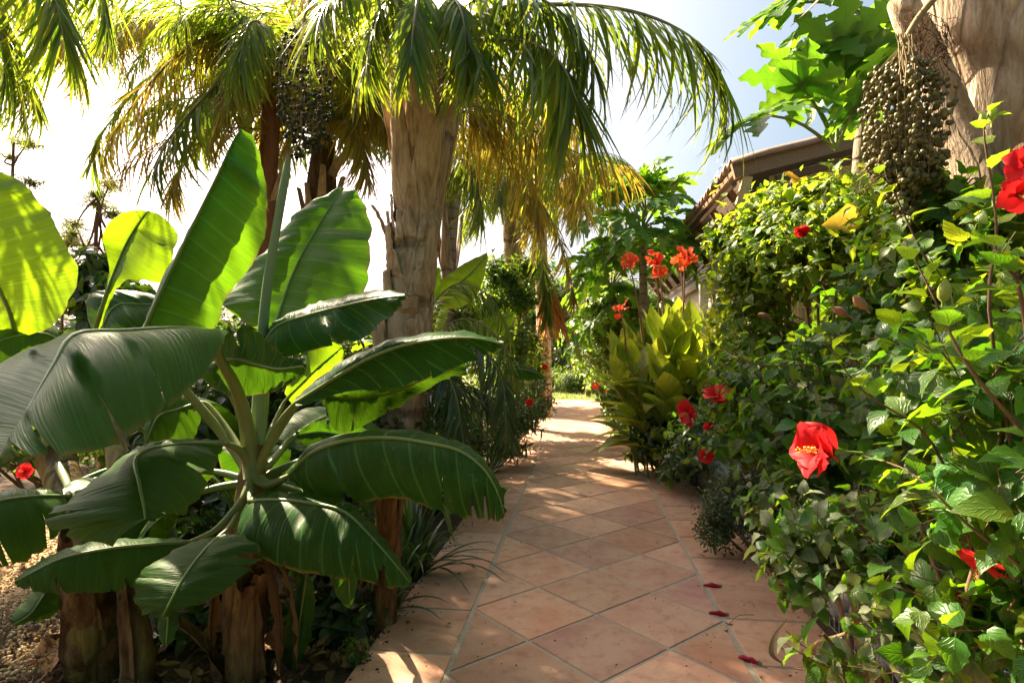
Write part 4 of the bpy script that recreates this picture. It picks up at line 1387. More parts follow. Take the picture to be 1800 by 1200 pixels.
# E: small bright leaf against the sky
banana_leaf(ban2, [
    ((160, 590, 3.0), (168, 575, 3.0), (176, 580, 3.0)),
    ((182, 520, 3.02), (188, 515, 3.0), (198, 520, 3.0)),
    ((192, 470, 3.0), (206, 468, 3.0), (226, 492, 2.95)),
    ((182, 430, 3.0), (222, 430, 3.0), (290, 494, 2.9)),
    ((182, 405, 2.98), (238, 402, 3.0), (304, 448, 2.92)),
    ((212, 376, 2.96), (250, 384, 2.98), (312, 412, 2.94)),
    ((240, 370, 2.95), (258, 374, 2.97), (290, 384, 2.95)),
    ((256, 370, 2.95), (262, 371, 2.96), (268, 373, 2.95))],
    [(180, 640, 3.0), (172, 600, 3.0)], seed=35, mat=M_BANY, rib=0.012, bulge=(0.06, 0.06))
banana_leaf(ban2, [
    ((170, 600, 3.1), (172, 600, 3.1), (174, 600, 3.1)),
    ((150, 530, 3.2), (200, 540, 3.1), (240, 600, 3.0)),
    ((190, 510, 3.2), (250, 535, 3.1), (290, 590, 3.0)),
    ((270, 520, 3.2), (310, 540, 3.1), (330, 580, 3.0)),
    ((360, 560, 3.1), (362, 562, 3.1), (362, 566, 3.1))], [(180, 640, 3.0)], seed=36, rib=0.008, midmat=M_MIDDK)
auto_banana_leaf(ban2, P(190, 680, 3.0), 2.4, 0.5, 0.9, 0.34, M_BAN, 41, 1.5)
auto_banana_leaf(ban1, P(95, 800, 2.75), 3.0, 0.35, 1.1, 0.36, M_BAN, 42, 1.8)
auto_banana_leaf(ban1, P(95, 800, 2.75), 1.4, 0.6, 1.2, 0.4, M_BAN, 43, 1.5)
# cut brown stem in front of the strap lilies
b3 = Vector((P(684, 860, 2.75).x, P(684, 860, 2.75).y, 0))
cut = empty('banana_stump', (b3.x, b3.y, 0), 'sawn off brown banana stump with fibrous fringe under the drooping leaf', 'stump')
pseudostem(cut, [(b3.x - .02, b3.y, -.02), (b3.x - .01, b3.y, .35), P(684, 862, 2.75)], (0.055, 0.052), M_SHEATH, 8, 'trunk')
for k in range(6): dry_sheath(cut, (b3.x, b3.y, 0.30 - 0.04 * (k % 3)), 0.34 + .01 * k, 0.05, k * 1.05, 0.05, 20 + k)
bt = G(800, 990, 0.02)

# banana plants behind the palm trunk
def simple_banana(loc, h, leaves, label, seed):
    r = random.Random(seed)
    e = empty('banana_plant', (loc[0], loc[1], 0), label, 'banana plant', 'banana plants')
    pseudostem(e, [(loc[0], loc[1], -.02), (loc[0] + .02, loc[1], h * .5), (loc[0], loc[1], h)], (0.10, 0.06), seed=seed)
    for i, (az, el, L, W, m, bend) in enumerate(leaves):
        auto_banana_leaf(e, (loc[0], loc[1], h - .05), math.radians(az), math.radians(el), L, W, m, seed * 10 + i, bend, r.uniform(-.5, .5), 0.3, 0.35)
    return e
q = P(745, 640, 6.6)
bb = simple_banana((q.x, q.y), 1.15, [(-80, 30, 1.2, .42, M_BAN, 1.6), (160, 40, 1.3, .45, M_BANY, 1.4), (95, 60, 1.3, .45, M_BANY, 1.2)],
    'banana plant with bright backlit leaf right behind the pale palm trunk', 51)
banana_leaf(bb, [
    ((770, 540, 6.5), (772, 540, 6.5), (776, 540, 6.5)),
    ((752, 512, 6.55), (786, 516, 6.5), (806, 542, 6.4)),
    ((780, 490, 6.55), (808, 498, 6.5), (836, 520, 6.4)),
    ((812, 466, 6.55), (830, 478, 6.45), (850, 490, 6.4)),
    ((856, 444, 6.5), (857, 446, 6.45), (858, 452, 6.4))], [(748, 640, 6.6), (760, 570, 6.5)], seed=52, mat=M_BANY, rib=0.02, nv=28)
banana_leaf(bb, [
    ((742, 560, 6.4), (742, 560, 6.4), (742, 560, 6.4)),
    ((740, 510, 6.5), (752, 516, 6.4), (764, 540, 6.4)),
    ((758, 480, 6.5), (764, 490, 6.4), (776, 500, 6.4)),
    ((770, 470, 6.4), (772, 470, 6.4), (774, 472, 6.4))], [(745, 640, 6.6)], seed=53, mat=M_BANY, rib=0.015, nv=20)
q = P(850, 690, 6.9)
bc = simple_banana((q.x - .1, q.y), 0.75, [(150, 35, .8, .3, M_BAN, 1.6), (220, 25, .8, .3, M_BAN, 1.6)],
    'low banana plant whose leaves poke out over the dark shrub', 54)
banana_leaf(bc, [
    ((838, 600, 6.8), (840, 600, 6.8), (842, 600, 6.8)),
    ((834, 575, 6.8), (856, 580, 6.7), (880, 590, 6.65)),
    ((850, 560, 6.8), (880, 562, 6.7), (898, 572, 6.65)),
    ((904, 548, 6.7), (905, 550, 6.7), (906, 553, 6.7))], [(850, 690, 6.9), (842, 640, 6.85)], seed=55, mat=M_BANY, rib=0.014, nv=24)
banana_leaf(bc, [
    ((846, 570, 6.9), (848, 570, 6.9), (850, 570, 6.9)),
    ((846, 545, 6.9), (858, 548, 6.85), (868, 556, 6.8)),
    ((858, 524, 6.9), (866, 530, 6.85), (872, 540, 6.8)),
    ((868, 520, 6.85), (870, 522, 6.85), (872, 526, 6.85))], [(850, 690, 6.9), (847, 620, 6.9)], seed=56, mat=M_BAN, rib=0.012, nv=20)
banana_leaf(bc, [
    ((882, 646, 6.4), (882, 648, 6.4), (882, 650, 6.4)),
    ((905, 640, 6.3), (908, 648, 6.25), (906, 664, 6.25)),
    ((934, 646, 6.2), (934, 652, 6.15), (934, 668, 6.15)),
    ((957, 662, 6.1), (957, 663, 6.1), (956, 666, 6.1))], [(850, 690, 6.9), (866, 655, 6.6)], seed=57, mat=M_BAN, rib=0.012, nv=20)

# ------------------------------------------------------------------ main palm
tb = P(688, 800, 4.5)
palm = empty('palm_tree', (tb.x, tb.y, 0), 'tall palm with thick pale cracked trunk beside the banana plant', 'palm tree', 'palm trees')
tpx = [(684, 915, 4.5), (692, 800, 4.5), (704, 700, 4.5), (716, 600, 4.5), (722, 500, 4.52), (734, 400, 4.54), (746, 300, 4.56), (758, 200, 4.6), (764, 110, 4.6)]
tp = [P(*q) for q in tpx]; tp[0].z = -0.05
palm_trunk(palm, tp, [.25, .205, .19, .178, .17, .172, .185, .195, .17], M_TRUNK, 26, 60, 0.13, 2)
rb = random.Random(5)
def trunk_at(tp, z):
    for a, b in zip(tp, tp[1:]):
        if a.z <= z <= b.z: return a.lerp(b, (z - a.z) / (b.z - a.z))
    return tp[-1]
for i, (z, az, h, fl, w0, w1) in enumerate((
        (2.42, -52, 1.0, .13, 1.25, .30), (2.36, -122, .95, .05, 1.2, .28), (2.45, 30, .9, .14, 1.1, .25), (2.5, 165, .9, .16, 1.0, .25),
        (2.75, -88, .9, .12, 1.0, .25), (2.8, 85, .8, .12, 1.1, .25), (3.0, -150, .8, .22, .8, .2), (3.0, -25, .8, .24, .8, .2),
        (1.75, -20, .55, .01, .7, .3), (1.0, -135, .5, .008, .8, .4))):
    boot(palm, trunk_at(tp, z), .176, math.radians(az), h, fl, w0, w1, M_BOOT, i, 0.022)
# raised scars and flakes of older leaf bases down the trunk
for k in range(34):
    z = rb.uniform(.5, 2.5)
    boot(palm, trunk_at(tp, z), .174, math.radians(rb.uniform(-190, 20)), rb.uniform(.12, .42), rb.uniform(0, .012), rb.uniform(.3, .8), rb.uniform(.08, .4), M_BOOT if k % 3 else M_TRUNK, 200 + k, rb.uniform(.004, .012))
# frayed stubs on the left edge of the trunk
boot(palm, trunk_at(tp, 2.05), .18, math.radians(172), .42, .16, .5, .08, M_BOOT, 40, 0.012)
crown = P(765, 70, 4.6)
FR = [
 # front-right frond sweeping across the sky, and the one under it
 dict(pts=[crown, P(860, 20, 4.3), P(980, 8, 4.0), P(1110, 20, 3.7), P(1210, 62, 3.5), P(1268, 125, 3.4)], n=95, ll=0.86, lw=.034, hang=.75, seed=1, split=True, ang=.95, rr=.022),
 dict(pts=[crown, P(850, 70, 4.2), P(930, 75, 3.9), P(985, 110, 3.65), P(1015, 180, 3.5)], n=55, ll=0.92, lw=.038, hang=.85, seed=2, split=True, ang=.8, rr=.022),
 dict(pts=[crown, P(752, 0, 4.2), P(738, -10, 3.85), P(728, 40, 3.6), P(722, 100, 3.5)], n=70, ll=0.50, lw=.030, hang=1.2, seed=3, plume=.7, rr=.022),
 dict(pts=[crown, P(780, 10, 4.3), P(800, 0, 4.0), P(815, 40, 3.8), P(820, 110, 3.75)], n=60, ll=0.5, lw=.030, hang=1.2, seed=13, plume=.7, rr=.02),
 dict(pts=[crown, P(720, 20, 4.4), P(680, 0, 4.2), P(655, 50, 4.1), P(645, 120, 4.05)], n=60, ll=0.55, lw=.030, hang=1.2, seed=14, plume=.7, rr=.02),
 dict(pts=[crown, P(850, -10, 4.3), P(930, -10, 4.0), P(1000, 35, 3.85), P(1045, 110, 3.75)], n=80, ll=0.72, lw=.032, hang=.95, seed=15, plume=.4, rr=.02),
 dict(pts=[crown, P(700, 0, 4.3), P(640, -40, 4.0), P(590, -20, 3.8), P(560, 40, 3.7)], n=70, ll=0.62, lw=.028, hang=.8, seed=4, plume=.5, rr=.02),
 dict(pts=[crown, P(800, 120, 4.3), P(830, 90, 4.0), P(850, 100, 3.8)], n=40, ll=0.6, lw=.03, hang=1.0, seed=6, plume=.6, rr=.018),
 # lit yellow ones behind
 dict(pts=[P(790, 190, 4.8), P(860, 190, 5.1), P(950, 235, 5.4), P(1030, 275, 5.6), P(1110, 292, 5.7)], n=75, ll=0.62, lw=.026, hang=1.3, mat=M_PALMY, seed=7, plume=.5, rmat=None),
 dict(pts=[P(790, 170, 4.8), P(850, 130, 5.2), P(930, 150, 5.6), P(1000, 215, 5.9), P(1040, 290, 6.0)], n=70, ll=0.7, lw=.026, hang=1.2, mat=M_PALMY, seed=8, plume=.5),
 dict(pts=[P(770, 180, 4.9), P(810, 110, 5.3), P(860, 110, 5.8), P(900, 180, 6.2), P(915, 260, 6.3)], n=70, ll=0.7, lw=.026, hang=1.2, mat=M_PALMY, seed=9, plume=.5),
 dict(pts=[P(735, 120, 4.7), P(680, 60, 5.3), P(620, 70, 6.0), P(580, 130, 6.6), P(560, 200, 6.9)], n=70, ll=0.6, lw=.026, hang=.9, seed=10, plume=.5),
]
for f in FR: frond(palm, f.pop('pts'), **f)
for i, (az, el, L) in enumerate(((200, 62, 2.2), (250, 65, 2.2))):
    auto_frond(palm, crown + Vector((0, 0, .05)), math.radians(az), math.radians(el), L, 1.1, n=60, ll=.65, lw=.03, hang=.6, seed=20 + i, plume=.5)
# two fresh stalks standing out of the crown
# hanging fruit bunch, dark against the light
fruit_bunch(palm, P(535, 30, 4.3), 0.95, 0.46, 420, M_FRUITD, .030, 4, 46, [crown, P(650, -20, 4.5), P(560, -10, 4.35), P(535, 30, 4.3)])

# ------------------------------------------------------------------ palms behind, left
def palm_at(name, label, base_px, pts, rads, mat, fr, seed, trunkn=16, rings=0, boots=(), fkw=None, mats=None, group='palm trees'):
    tpts = [P(*q) for q in pts]
    e = empty('palm_tree', (tpts[0].x, tpts[0].y, 0), label, 'palm tree', group)
    tpts[0] = Vector((tpts[0].x, tpts[0].y, -.05))
    palm_trunk(e, tpts, rads, mat, trunkn, 40, 0.07, seed, rings)
    for i, b in enumerate(boots):
        boot(e, trunk_at(tpts, b[0]), b[5] if len(b) > 5 else rads[-1], math.radians(b[1]), b[2], b[3], .9, .25, b[4] if len(b) > 4 else M_BOOT, seed + i, 0.02)
    kw = dict(n=75, ll=.6, lw=.026, hang=.7, plume=.45)
    kw.update(fkw or {})
    for i, f in enumerate(fr):
        k2 = dict(kw)
        if mats: k2['mat'] = mats[i % len(mats)]
        auto_frond(e, tpts[-1], math.radians(f[0]), math.radians(f[1]), f[2], f[3] if len(f) > 3 else 1.1, seed=seed * 40 + i, **k2)
    return e
p2 = palm_at('p', 'palm with slim red brown trunk half hidden by the tall folded banana leaf', None,
    [(455, 720, 6.8), (462, 500, 6.8), (472, 300, 6.8), (478, 150, 6.9)], [.11, .10, .10, .11], M_REDTRUNK,
    [(150, 30, 2.0), (90, 40, 2.2), (30, 35, 2.0), (-30, 40, 1.9), (210, 45, 2.0), (260, 45, 2.0)], 3, boots=((3.0, -100, .6, .14), (3.1, 0, .6, .14), (3.1, 180, .6, .14)))
frond(p2, [P(478, 150, 6.9), P(420, 110, 6.5), P(360, 170, 6.1), P(300, 240, 5.8), P(262, 310, 5.7)], n=60, ll=.75, lw=.05, hang=1.0, mat=M_PALM, seed=61, plume=.5, rr=.03)
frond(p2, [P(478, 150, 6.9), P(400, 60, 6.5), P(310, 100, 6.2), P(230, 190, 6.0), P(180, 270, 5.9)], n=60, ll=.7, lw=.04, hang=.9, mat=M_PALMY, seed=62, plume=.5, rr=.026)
frond(p2, [P(478, 150, 6.9), P(470, 60, 6.3), P(440, 40, 5.8), P(420, 110, 5.5)], n=55, ll=.75, lw=.034, hang=1.0, mat=M_PALM, seed=63, plume=.6, rr=.026)
p3 = palm_at('p', 'palm with shaggy brown fibrous trunk and bare curving leaf stalks, left of the pale trunk', None,
    [(556, 700, 7.2), (560, 500, 7.2), (564, 360, 7.2), (570, 250, 7.2)], [.15, .15, .19, .13], M_FIBRE,
    [(170, 50, 2.2), (100, 55, 2.2), (40, 55, 2.2), (0, 40, 2.1), (-40, 55, 2.0), (220, 55, 2.0), (-90, 60, 1.9), (60, 30, 2.1)], 4,
    boots=((2.45, -100, .9, .12), (2.5, -20, .95, .22), (2.5, 170, .9, .16), (2.6, -60, .95, .2), (2.7, 60, .7, .15)))
g = Geo(); g.tube(crv([P(582, 310, 7.1), P(600, 280, 7.1), P(640, 245, 7.0), P(690, 232, 7.0), P(740, 240, 6.9)], 14), [.06 - .002 * i for i in range(14)], 8)
g.build('leaf_stalk', M_BOOT, p3)
for i, f in enumerate(([P(570, 250, 7.2), P(520, 150, 6.8), P(440, 140, 6.5), P(380, 210, 6.3)], [P(570, 250, 7.2), P(560, 120, 6.6), P(590, 60, 6.2), P(640, 110, 5.9)], [P(570, 250, 7.2), P(480, 90, 6.8), P(380, 60, 6.6), P(280, 110, 6.4)], [P(570, 250, 7.2), P(630, 130, 7.0), P(690, 120, 6.8), P(740, 190, 6.7)])):
    frond(p3, f, n=80, ll=.6, lw=.026, hang=.8, seed=75 + i, plume=.6, mat=(M_PALMY, M_PALM)[i % 2])
frond(p3, [P(570, 250, 7.2), P(600, 180, 6.8), P(650, 170, 6.6), P(690, 230, 6.5)], n=50, ll=.7, lw=.035, hang=.9, seed=71, plume=.6, mat=M_PALMY)
p4 = palm_at('p', 'slender palm with pale grey ringed trunk seen just right of the pale cracked trunk', None,
    [(783, 700, 8.6), (786, 560, 8.6), (790, 430, 8.6), (794, 330, 8.6)], [.12, .11, .105, .15], M_GREYTRUNK,
    [(200, 50, 2.0), (140, 55, 2.2), (80, 45, 2.2), (240, 40, 1.9)], 5,
    boots=((2.6, -95, .85, .05, M_BOOTP, .13), (2.6, 30, .8, .05, M_BOOTP, .13), (2.6, 170, .8, .05, M_BOOTP, .13)), mats=[M_PALMF, M_PALMY, M_PALM])
# upper left palm: trunk outside the frame, its fronds reach into it
e5 = P(-150, 300, 4.2)
p5 = empty('palm_tree', (e5.x, e5.y, 0), 'palm at the upper left corner, only its hanging green fronds in view', 'palm tree', 'palm trees')
c5 = P(-120, -170, 4.2)
palm_trunk(p5, [(e5.x, e5.y, -.05), (e5.x, e5.y, 2.2), c5], [.2, .17, .18], M_TRUNK, 16, 40, .08, 9)
for i, f in enumerate((
    [c5, P(-40, -200, 3.9), P(40, -120, 3.7), P(90, -20, 3.6), P(110, 60, 3.55)],
    [c5, P(-20, -230, 4.2), P(90, -180, 4.2), P(160, -70, 4.1), P(190, 40, 4.1)],
    [c5, P(-80, -140, 3.9), P(-30, -40, 3.7), P(0, 60, 3.6), P(10, 140, 3.6)],
    [c5, P(-20, -240, 4.6), P(140, -220, 4.9), P(260, -130, 5.1), P(320, -10, 5.2)])):
    frond(p5, f, n=75, ll=.72, lw=.026, hang=.9, seed=80 + i, plume=.4, rr=.02)
for i, (az, el, L) in enumerate(((240, 40, 2.3), (-75, 30, 2.0))):
    auto_frond(p5, c5, math.radians(az), math.radians(el), L, 1.1, n=60, ll=.65, lw=.026, hang=.6, seed=90 + i, plume=.4)
# tall palms farther back, their crowns closing the sky at the top left
FRT = [(k * 47 % 360, e_, 2.5, 1.3) for k, e_ in enumerate((30, 8, 34, -8, 25, 0, 32, 15, -15, 30, 5, 28, 20, -5))]
for i, (x, yc_, d, lab, ms) in enumerate(((428, 70, 9.3, 'tall slim palm mostly hidden behind the upright banana leaf, fine backlit fronds on top', (M_PALM, M_PALMY, M_PALMF)), (556, 60, 10.5, 'tall slim palm standing right behind the shaggy brown trunk', (M_PALMF, M_PALMY)))):
    palm_at('p', lab, None, [(x + 12, 720, d), (x + 8, 450, d), (x + 3, 220, d), (x, yc_, d)], [.13, .12, .11, .14], (M_GREYTRUNK, M_REDTRUNK)[i], FRT, 12 + i, fkw=dict(n=80, ll=.78, lw=.03, hang=.8, plume=.6), mats=ms)
for k, (az, el, L) in enumerate(((-40, 25, 2.3), (-10, 15, 2.4), (150, 10, 2.4), (20, 30, 2.3), (190, 30, 2.4), (215, 5, 2.3))):
    auto_frond(p3, P(570, 250, 7.2), math.radians(az), math.radians(el), L, 1.1, n=80, ll=.64, lw=.03, hang=.8, seed=720 + k, plume=.6, mat=(M_PALM, M_PALMY)[k % 2])
e9 = P(-330, 720, 7.5)
p9 = empty('palm_tree', (e9.x, e9.y, 0), 'palm outside the left edge, long fine fronds hanging in above the left banana leaf', 'palm tree', 'palm trees')
c9 = P(-310, -60, 7.5)
palm_trunk(p9, [(e9.x, e9.y, -.05), (e9.x, e9.y, 3), c9], [.2, .17, .18], M_TRUNK, 14, 30, .08, 19)
for i, f in enumerate(([c9, P(-200, -160, 7.4), P(-60, -140, 7.3), P(60, -40, 7.3), P(120, 80, 7.3)], [c9, P(-180, -60, 7.6), P(-40, -30, 7.8), P(80, 40, 8.0), P(150, 130, 8.1)],
    [c9, P(-200, -220, 7.6), P(0, -220, 7.8), P(160, -120, 8.0), P(250, 20, 8.1)], [c9, P(-120, -100, 9.0), P(60, -40, 9.3), P(180, 60, 9.6), P(230, 150, 9.7)], [c9, P(-160, -120, 8.0), P(30, -110, 8.4), P(190, -10, 8.8), P(260, 90, 9)])):
    frond(p9, f, n=85, ll=.8, lw=.03, hang=.9, seed=190 + i, plume=.6, mat=(M_PALM, M_PALMY, M_PALM, M_PALMF, M_PALMY)[i], rr=.022)
# weeping palm in the middle distance
p6 = palm_at('p', 'weeping palm with dense drooping curtain of fronds over the far path', None,
    [(905, 690, 10.5), (905, 560, 10.5), (900, 440, 10.5), (900, 340, 10.5)], [.16, .15, .15, .17], M_TRUNK,
    [(250, 40, 2.1, 1.7), (290, 35, 2.2, 1.7), (320, 30, 2.3, 1.7), (350, 35, 2.2, 1.6), (210, 40, 2.0, 1.7), (160, 40, 2.1, 1.6), (100, 45, 2.1, 1.4), (40, 45, 2.1, 1.4), (270, 10, 2.0, 1.6), (310, 8, 2.1, 1.5), (0, 8, 2.1, 1.5), (230, 12, 1.9, 1.5), (275, 65, 1.9, 1.6), (330, 65, 2.0, 1.6), (20, 62, 2.0)], 6,
    fkw=dict(n=60, ll=.62, lw=.03, hang=1.1, plume=.6), mats=[M_PALMF, M_PALM, M_PALMY, M_PALMF])
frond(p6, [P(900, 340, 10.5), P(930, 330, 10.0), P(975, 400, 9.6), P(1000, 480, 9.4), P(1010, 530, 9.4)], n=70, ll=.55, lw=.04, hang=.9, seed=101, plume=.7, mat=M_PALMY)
frond(p6, [P(900, 340, 10.5), P(920, 340, 9.8), P(945, 420, 9.4), P(960, 510, 9.2), P(962, 560, 9.2)], n=70, ll=.55, lw=.04, hang=.9, seed=102, plume=.7, mat=M_PALMF)
for i, f in enumerate((
    [P(790, 190, 4.8), P(850, 160, 5.2), P(930, 200, 5.7), P(990, 270, 6.1), P(1020, 350, 6.3)], [P(794, 330, 8.6), P(760, 300, 8.0), P(720, 320, 7.7), P(700, 400, 7.6)],
    [P(790, 200, 4.8), P(830, 200, 5.2), P(880, 240, 5.8), P(930, 320, 6.2), P(945, 390, 6.3)], [P(794, 330, 8.6), P(810, 280, 7.9), P(830, 300, 7.6), P(845, 380, 7.5)])):
    frond((palm, p4, palm, p4)[i], f, n=85, ll=.75, lw=.026, hang=1.2, mat=(M_PALMY, M_PALM, M_PALMY, M_PALMF)[i], seed=130 + i, plume=.6)
p8 = palm_at('p', 'weeping palm with long dark fronds hanging like a curtain above the path end', None,
    [(958, 700, 12.5), (955, 560, 12.5), (950, 440, 12.5), (948, 330, 12.5)], [.16, .15, .15, .17], M_TRUNK,
    [(k * 37 % 360, e_, 2.4, 1.7) for k, e_ in enumerate((40, 15, 55, 5, 30, 60, 20, 45, 0, 35, 10, 50, 25, 65, 12, 38, 3, 28))], 7,
    fkw=dict(n=70, ll=.75, lw=.04, hang=1.4, plume=.6), mats=[M_PALMF, M_PALM, M_PALMF, M_PALMY])
# more fronds filling the upper left
for i, (tr, f, m) in enumerate((
    (p9, [c9, P(-140, -120, 8), P(40, -70, 8.2), P(160, 20, 8.4), P(220, 120, 8.5), P(240, 190, 8.5)], M_PALM), (p9, [c9, P(-150, -60, 9), P(20, 0, 9.2), P(120, 90, 9.4), P(150, 190, 9.5)], M_PALMY),
    (p9, [c9, P(-170, -30, 6.6), P(-60, 30, 6.4), P(20, 120, 6.3), P(45, 210, 6.3)], M_PALM), (p3, [P(570, 250, 7.2), P(610, 150, 7.0), P(660, 160, 6.8), P(690, 240, 6.7)], M_PALM),
    (p3, [P(570, 250, 7.2), P(540, 170, 7.4), P(500, 170, 7.5), P(470, 250, 7.6)], M_PALMY), (p3, [P(570, 250, 7.2), P(600, 210, 6.7), P(630, 240, 6.4), P(645, 310, 6.3)], M_PALMY),
    (p2, [P(478, 150, 6.9), P(430, 130, 6.8), P(370, 200, 6.7), P(318, 290, 6.6), P(300, 340, 6.6)], M_PALMY), (p2, [P(478, 150, 6.9), P(380, 90, 6.8), P(270, 130, 6.8), P(190, 220, 6.8), P(160, 290, 6.8)], M_PALM),
    (p2, [P(478, 150, 6.9), P(400, 100, 7.2), P(310, 150, 7.4), P(240, 250, 7.5)], M_PALMY), (p9, [c9, P(-150, -100, 7), P(-30, 0, 6.8), P(40, 110, 6.6), P(70, 200, 6.5)], M_PALM),
    (p9, [c9, P(-160, -140, 7), P(0, -60, 6.8), P(100, 50, 6.7), P(140, 150, 6.7)], M_PALMY), (p9, [c9, P(-180, 0, 7), P(-80, 80, 6.8), P(-10, 180, 6.7)], M_PALMF),
    (p2, [P(478, 150, 6.9), P(440, 40, 6.5), P(360, 10, 6.2), P(290, 60, 6.0)], M_PALM), (p2, [P(478, 150, 6.9), P(520, 60, 6.6), P(590, 80, 6.3), P(630, 170, 6.2)], M_PALMY),
    (p2, [P(478, 150, 6.9), P(440, 120, 6.2), P(400, 170, 5.9), P(370, 260, 5.8)], M_PALMY), (p9, [c9, P(-100, -120, 8.5), P(120, -100, 9.2), P(280, -10, 9.6), P(350, 110, 9.8)], M_PALM),
    (p9, [c9, P(-100, -60, 8.2), P(80, -20, 8.8), P(220, 60, 9.2), P(300, 180, 9.4)], M_PALMY), (p3, [P(570, 250, 7.2), P(500, 60, 7.2), P(400, 0, 7.2), P(290, 40, 7.2), P(230, 130, 7.2)], M_PALM),
    (p3, [P(570, 250, 7.2), P(600, 60, 7.2), P(660, 0, 7.2), P(720, 60, 7.2)], M_PALMY), (palm, [crown, P(830, 40, 4.5), P(890, 20, 4.4), P(940, 60, 4.3), P(965, 130, 4.2)], M_PALM))):
    frond(tr, f, n=80, ll=.62, lw=.026, hang=.85, seed=150 + i, plume=.6, mat=m, rr=.018)
# orange hanging flower spray
fb = Geo()
rq = random.Random(8)
for k in range(60):
    a = P(965 + rq.uniform(-14, 14), 520 + rq.uniform(-10, 10), 9.6)
    b = P(972 + rq.uniform(-26, 30), 580 + rq.uniform(-20, 26), 9.6 + rq.uniform(-.2, .2))
    fb.tube(crv([a, a.lerp(b, .5) + rvec(rq) * .05, b], 5), [.010, .012, .014, .012, .006], 4)
fb.build('flower_spray', plain_mat('orange_spray', (0.62, 0.24, 0.06), (0.75, 0.33, 0.1), 12, 0.8), p6)

# ------------------------------------------------------------------ young feather palm at the trunk's foot
q = P(735, 790, 5.0)
yp = empty('young_palm', (q.x, q.y, 0), 'low young palm with dark feathery fronds at the foot of the pale trunk', 'young palm')
yc = P(735, 700, 5.0)
g = Geo(); g.tube([(q.x, q.y, -.03), (q.x, q.y, .3), yc], [.09, .08, .05], 10); g.build('trunk', M_FIBRE, yp)
for i, f in enumerate((
    [yc, P(760, 600, 4.9), P(820, 560, 4.7), P(880, 600, 4.5), P(910, 690, 4.4)],
    [yc, P(770, 620, 4.8), P(830, 600, 4.5), P(880, 660, 4.3), P(890, 760, 4.2)],
    [yc, P(750, 560, 5.0), P(800, 500, 5.0), P(860, 520, 4.9), P(900, 590, 4.8)],
    [yc, P(740, 660, 4.7), P(770, 640, 4.4), P(800, 690, 4.2), P(815, 780, 4.1)],
    [yc, P(720, 600, 5.2), P(700, 540, 5.3), P(660, 560, 5.4)],
    [yc, P(790, 680, 4.8), P(850, 690, 4.7), P(900, 760, 4.6)])):
    frond(yp, f, n=48, ll=.38, lw=.024, hang=.6, seed=110 + i, plume=.15, mat=M_STRAP if i in (1, 3, 5) else M_PALM, rr=.012)
# ================================================================== RIGHT SIDE
def PY(px, py, Y):
    v = CAMR @ Vector(((px - 900) / FPX, -(py - 600) / FPX, -1))
    return CAM + v * ((Y - CAM.y) / v.y)
# ------------------------------------------------------------------ house along the path
Y0, Y1 = 6.5, 15.0
E0 = PY(1290, 292, Y0); E1 = PY(1500, 237, Y0)
sl = (E1.z - E0.z) / (E1.x - E0.x)
B0 = PY(1362, 396, Y0)
house = empty('house', (E0.x + 2, Y0, 0), 'low garden house with clay tile roof and reed gable behind the hibiscus', 'house')
xw = B0.x + 0.12
def hbox(name, c, s, mat, rot=None, parent=None):
    g = Geo(); g.box(c, s, rot); return g.build(name, mat, parent or house, root=house, smooth=False)
wl_ = hbox('wall', (xw + 1.6, (Y0 + Y1) / 2 + .1, 1.32), (3.2, Y1 - Y0, 2.64), M_PLASTER)
hbox('beam', (B0.x, (Y0 + Y1) / 2, B0.z - .06), (.12, Y1 - Y0 + .2, .16), M_GREYP)
for y in (7.3, 10.0, 12.7):
    hbox('post', (B0.x - .03, y, (B0.z - .145) / 2), (.13, .13, B0.z - .15), M_WHITE)
for y in (8.65, 11.35):
    f = hbox('window', (xw - .012, y, 1.45), (.05, 1.3, 1.1), M_WHITE)
    hbox('pane', (xw - .030, y - .3, 1.45), (.03, .54, .94), M_GLASS, parent=f)
    hbox('pane', (xw - .030, y + .3, 1.45), (.03, .54, .94), M_GLASS, parent=f)
# sloping board skirt between eave and beam
top_, bot_ = Vector((E0.x + .04, 0, E0.z - .16)), Vector((B0.x - .05, 0, B0.z + .03))
dd = (bot_ - top_); Ls = dd.length; an = math.atan2(-dd.z, dd.x)
rotb = Matrix.Rotation(math.atan2(dd.x, -dd.z), 3, 'Y').inverted()
ns = 9
ex = dd.normalized(); ez = Vector((-ex.z, 0, ex.x))
def plank(y0_, y1_, t0, t1, off, th, mat, name):
    g = Geo()
    vs = []
    for y in (y0_, y1_):
        for t, o in ((t0, 0), (t1, 0.0), (t1, th), (t0, th)):
            p = top_ + ex * (Ls * t) - ez * (off + o) * -1
            vs.append((p.x, y, p.z))
    g.add(vs, [(0, 1, 2, 3), (4, 7, 6, 5), (0, 4, 5, 1), (1, 5, 6, 2), (2, 6, 7, 3), (3, 7, 4, 0)])
    return g.build(name, mat, house, smooth=False)
for i in range(ns):
    n_ = 4
    for k in range(n_):
        a = lerp(Y0, Y1, k / n_); b = lerp(Y0, Y1, (k + 1) / n_)
        plank(a + .004, b - .004, i / ns + .003, (i + 1) / ns - .006, R.uniform(0, .008), .02, M_SHINGLE, 'board')
side = 1
for y in np.arange(Y0 + .25, Y1, .85):
    plank(float(y), float(y) + .085, 0.0, 1.0, -.075, .07, M_WOODD, 'rafter')
for t in (0.0, .42, .9):
    plank(Y0 - .1, Y1, t, t + .07, -.135 if t else -.12, .055, M_WOODD, 'purlin')
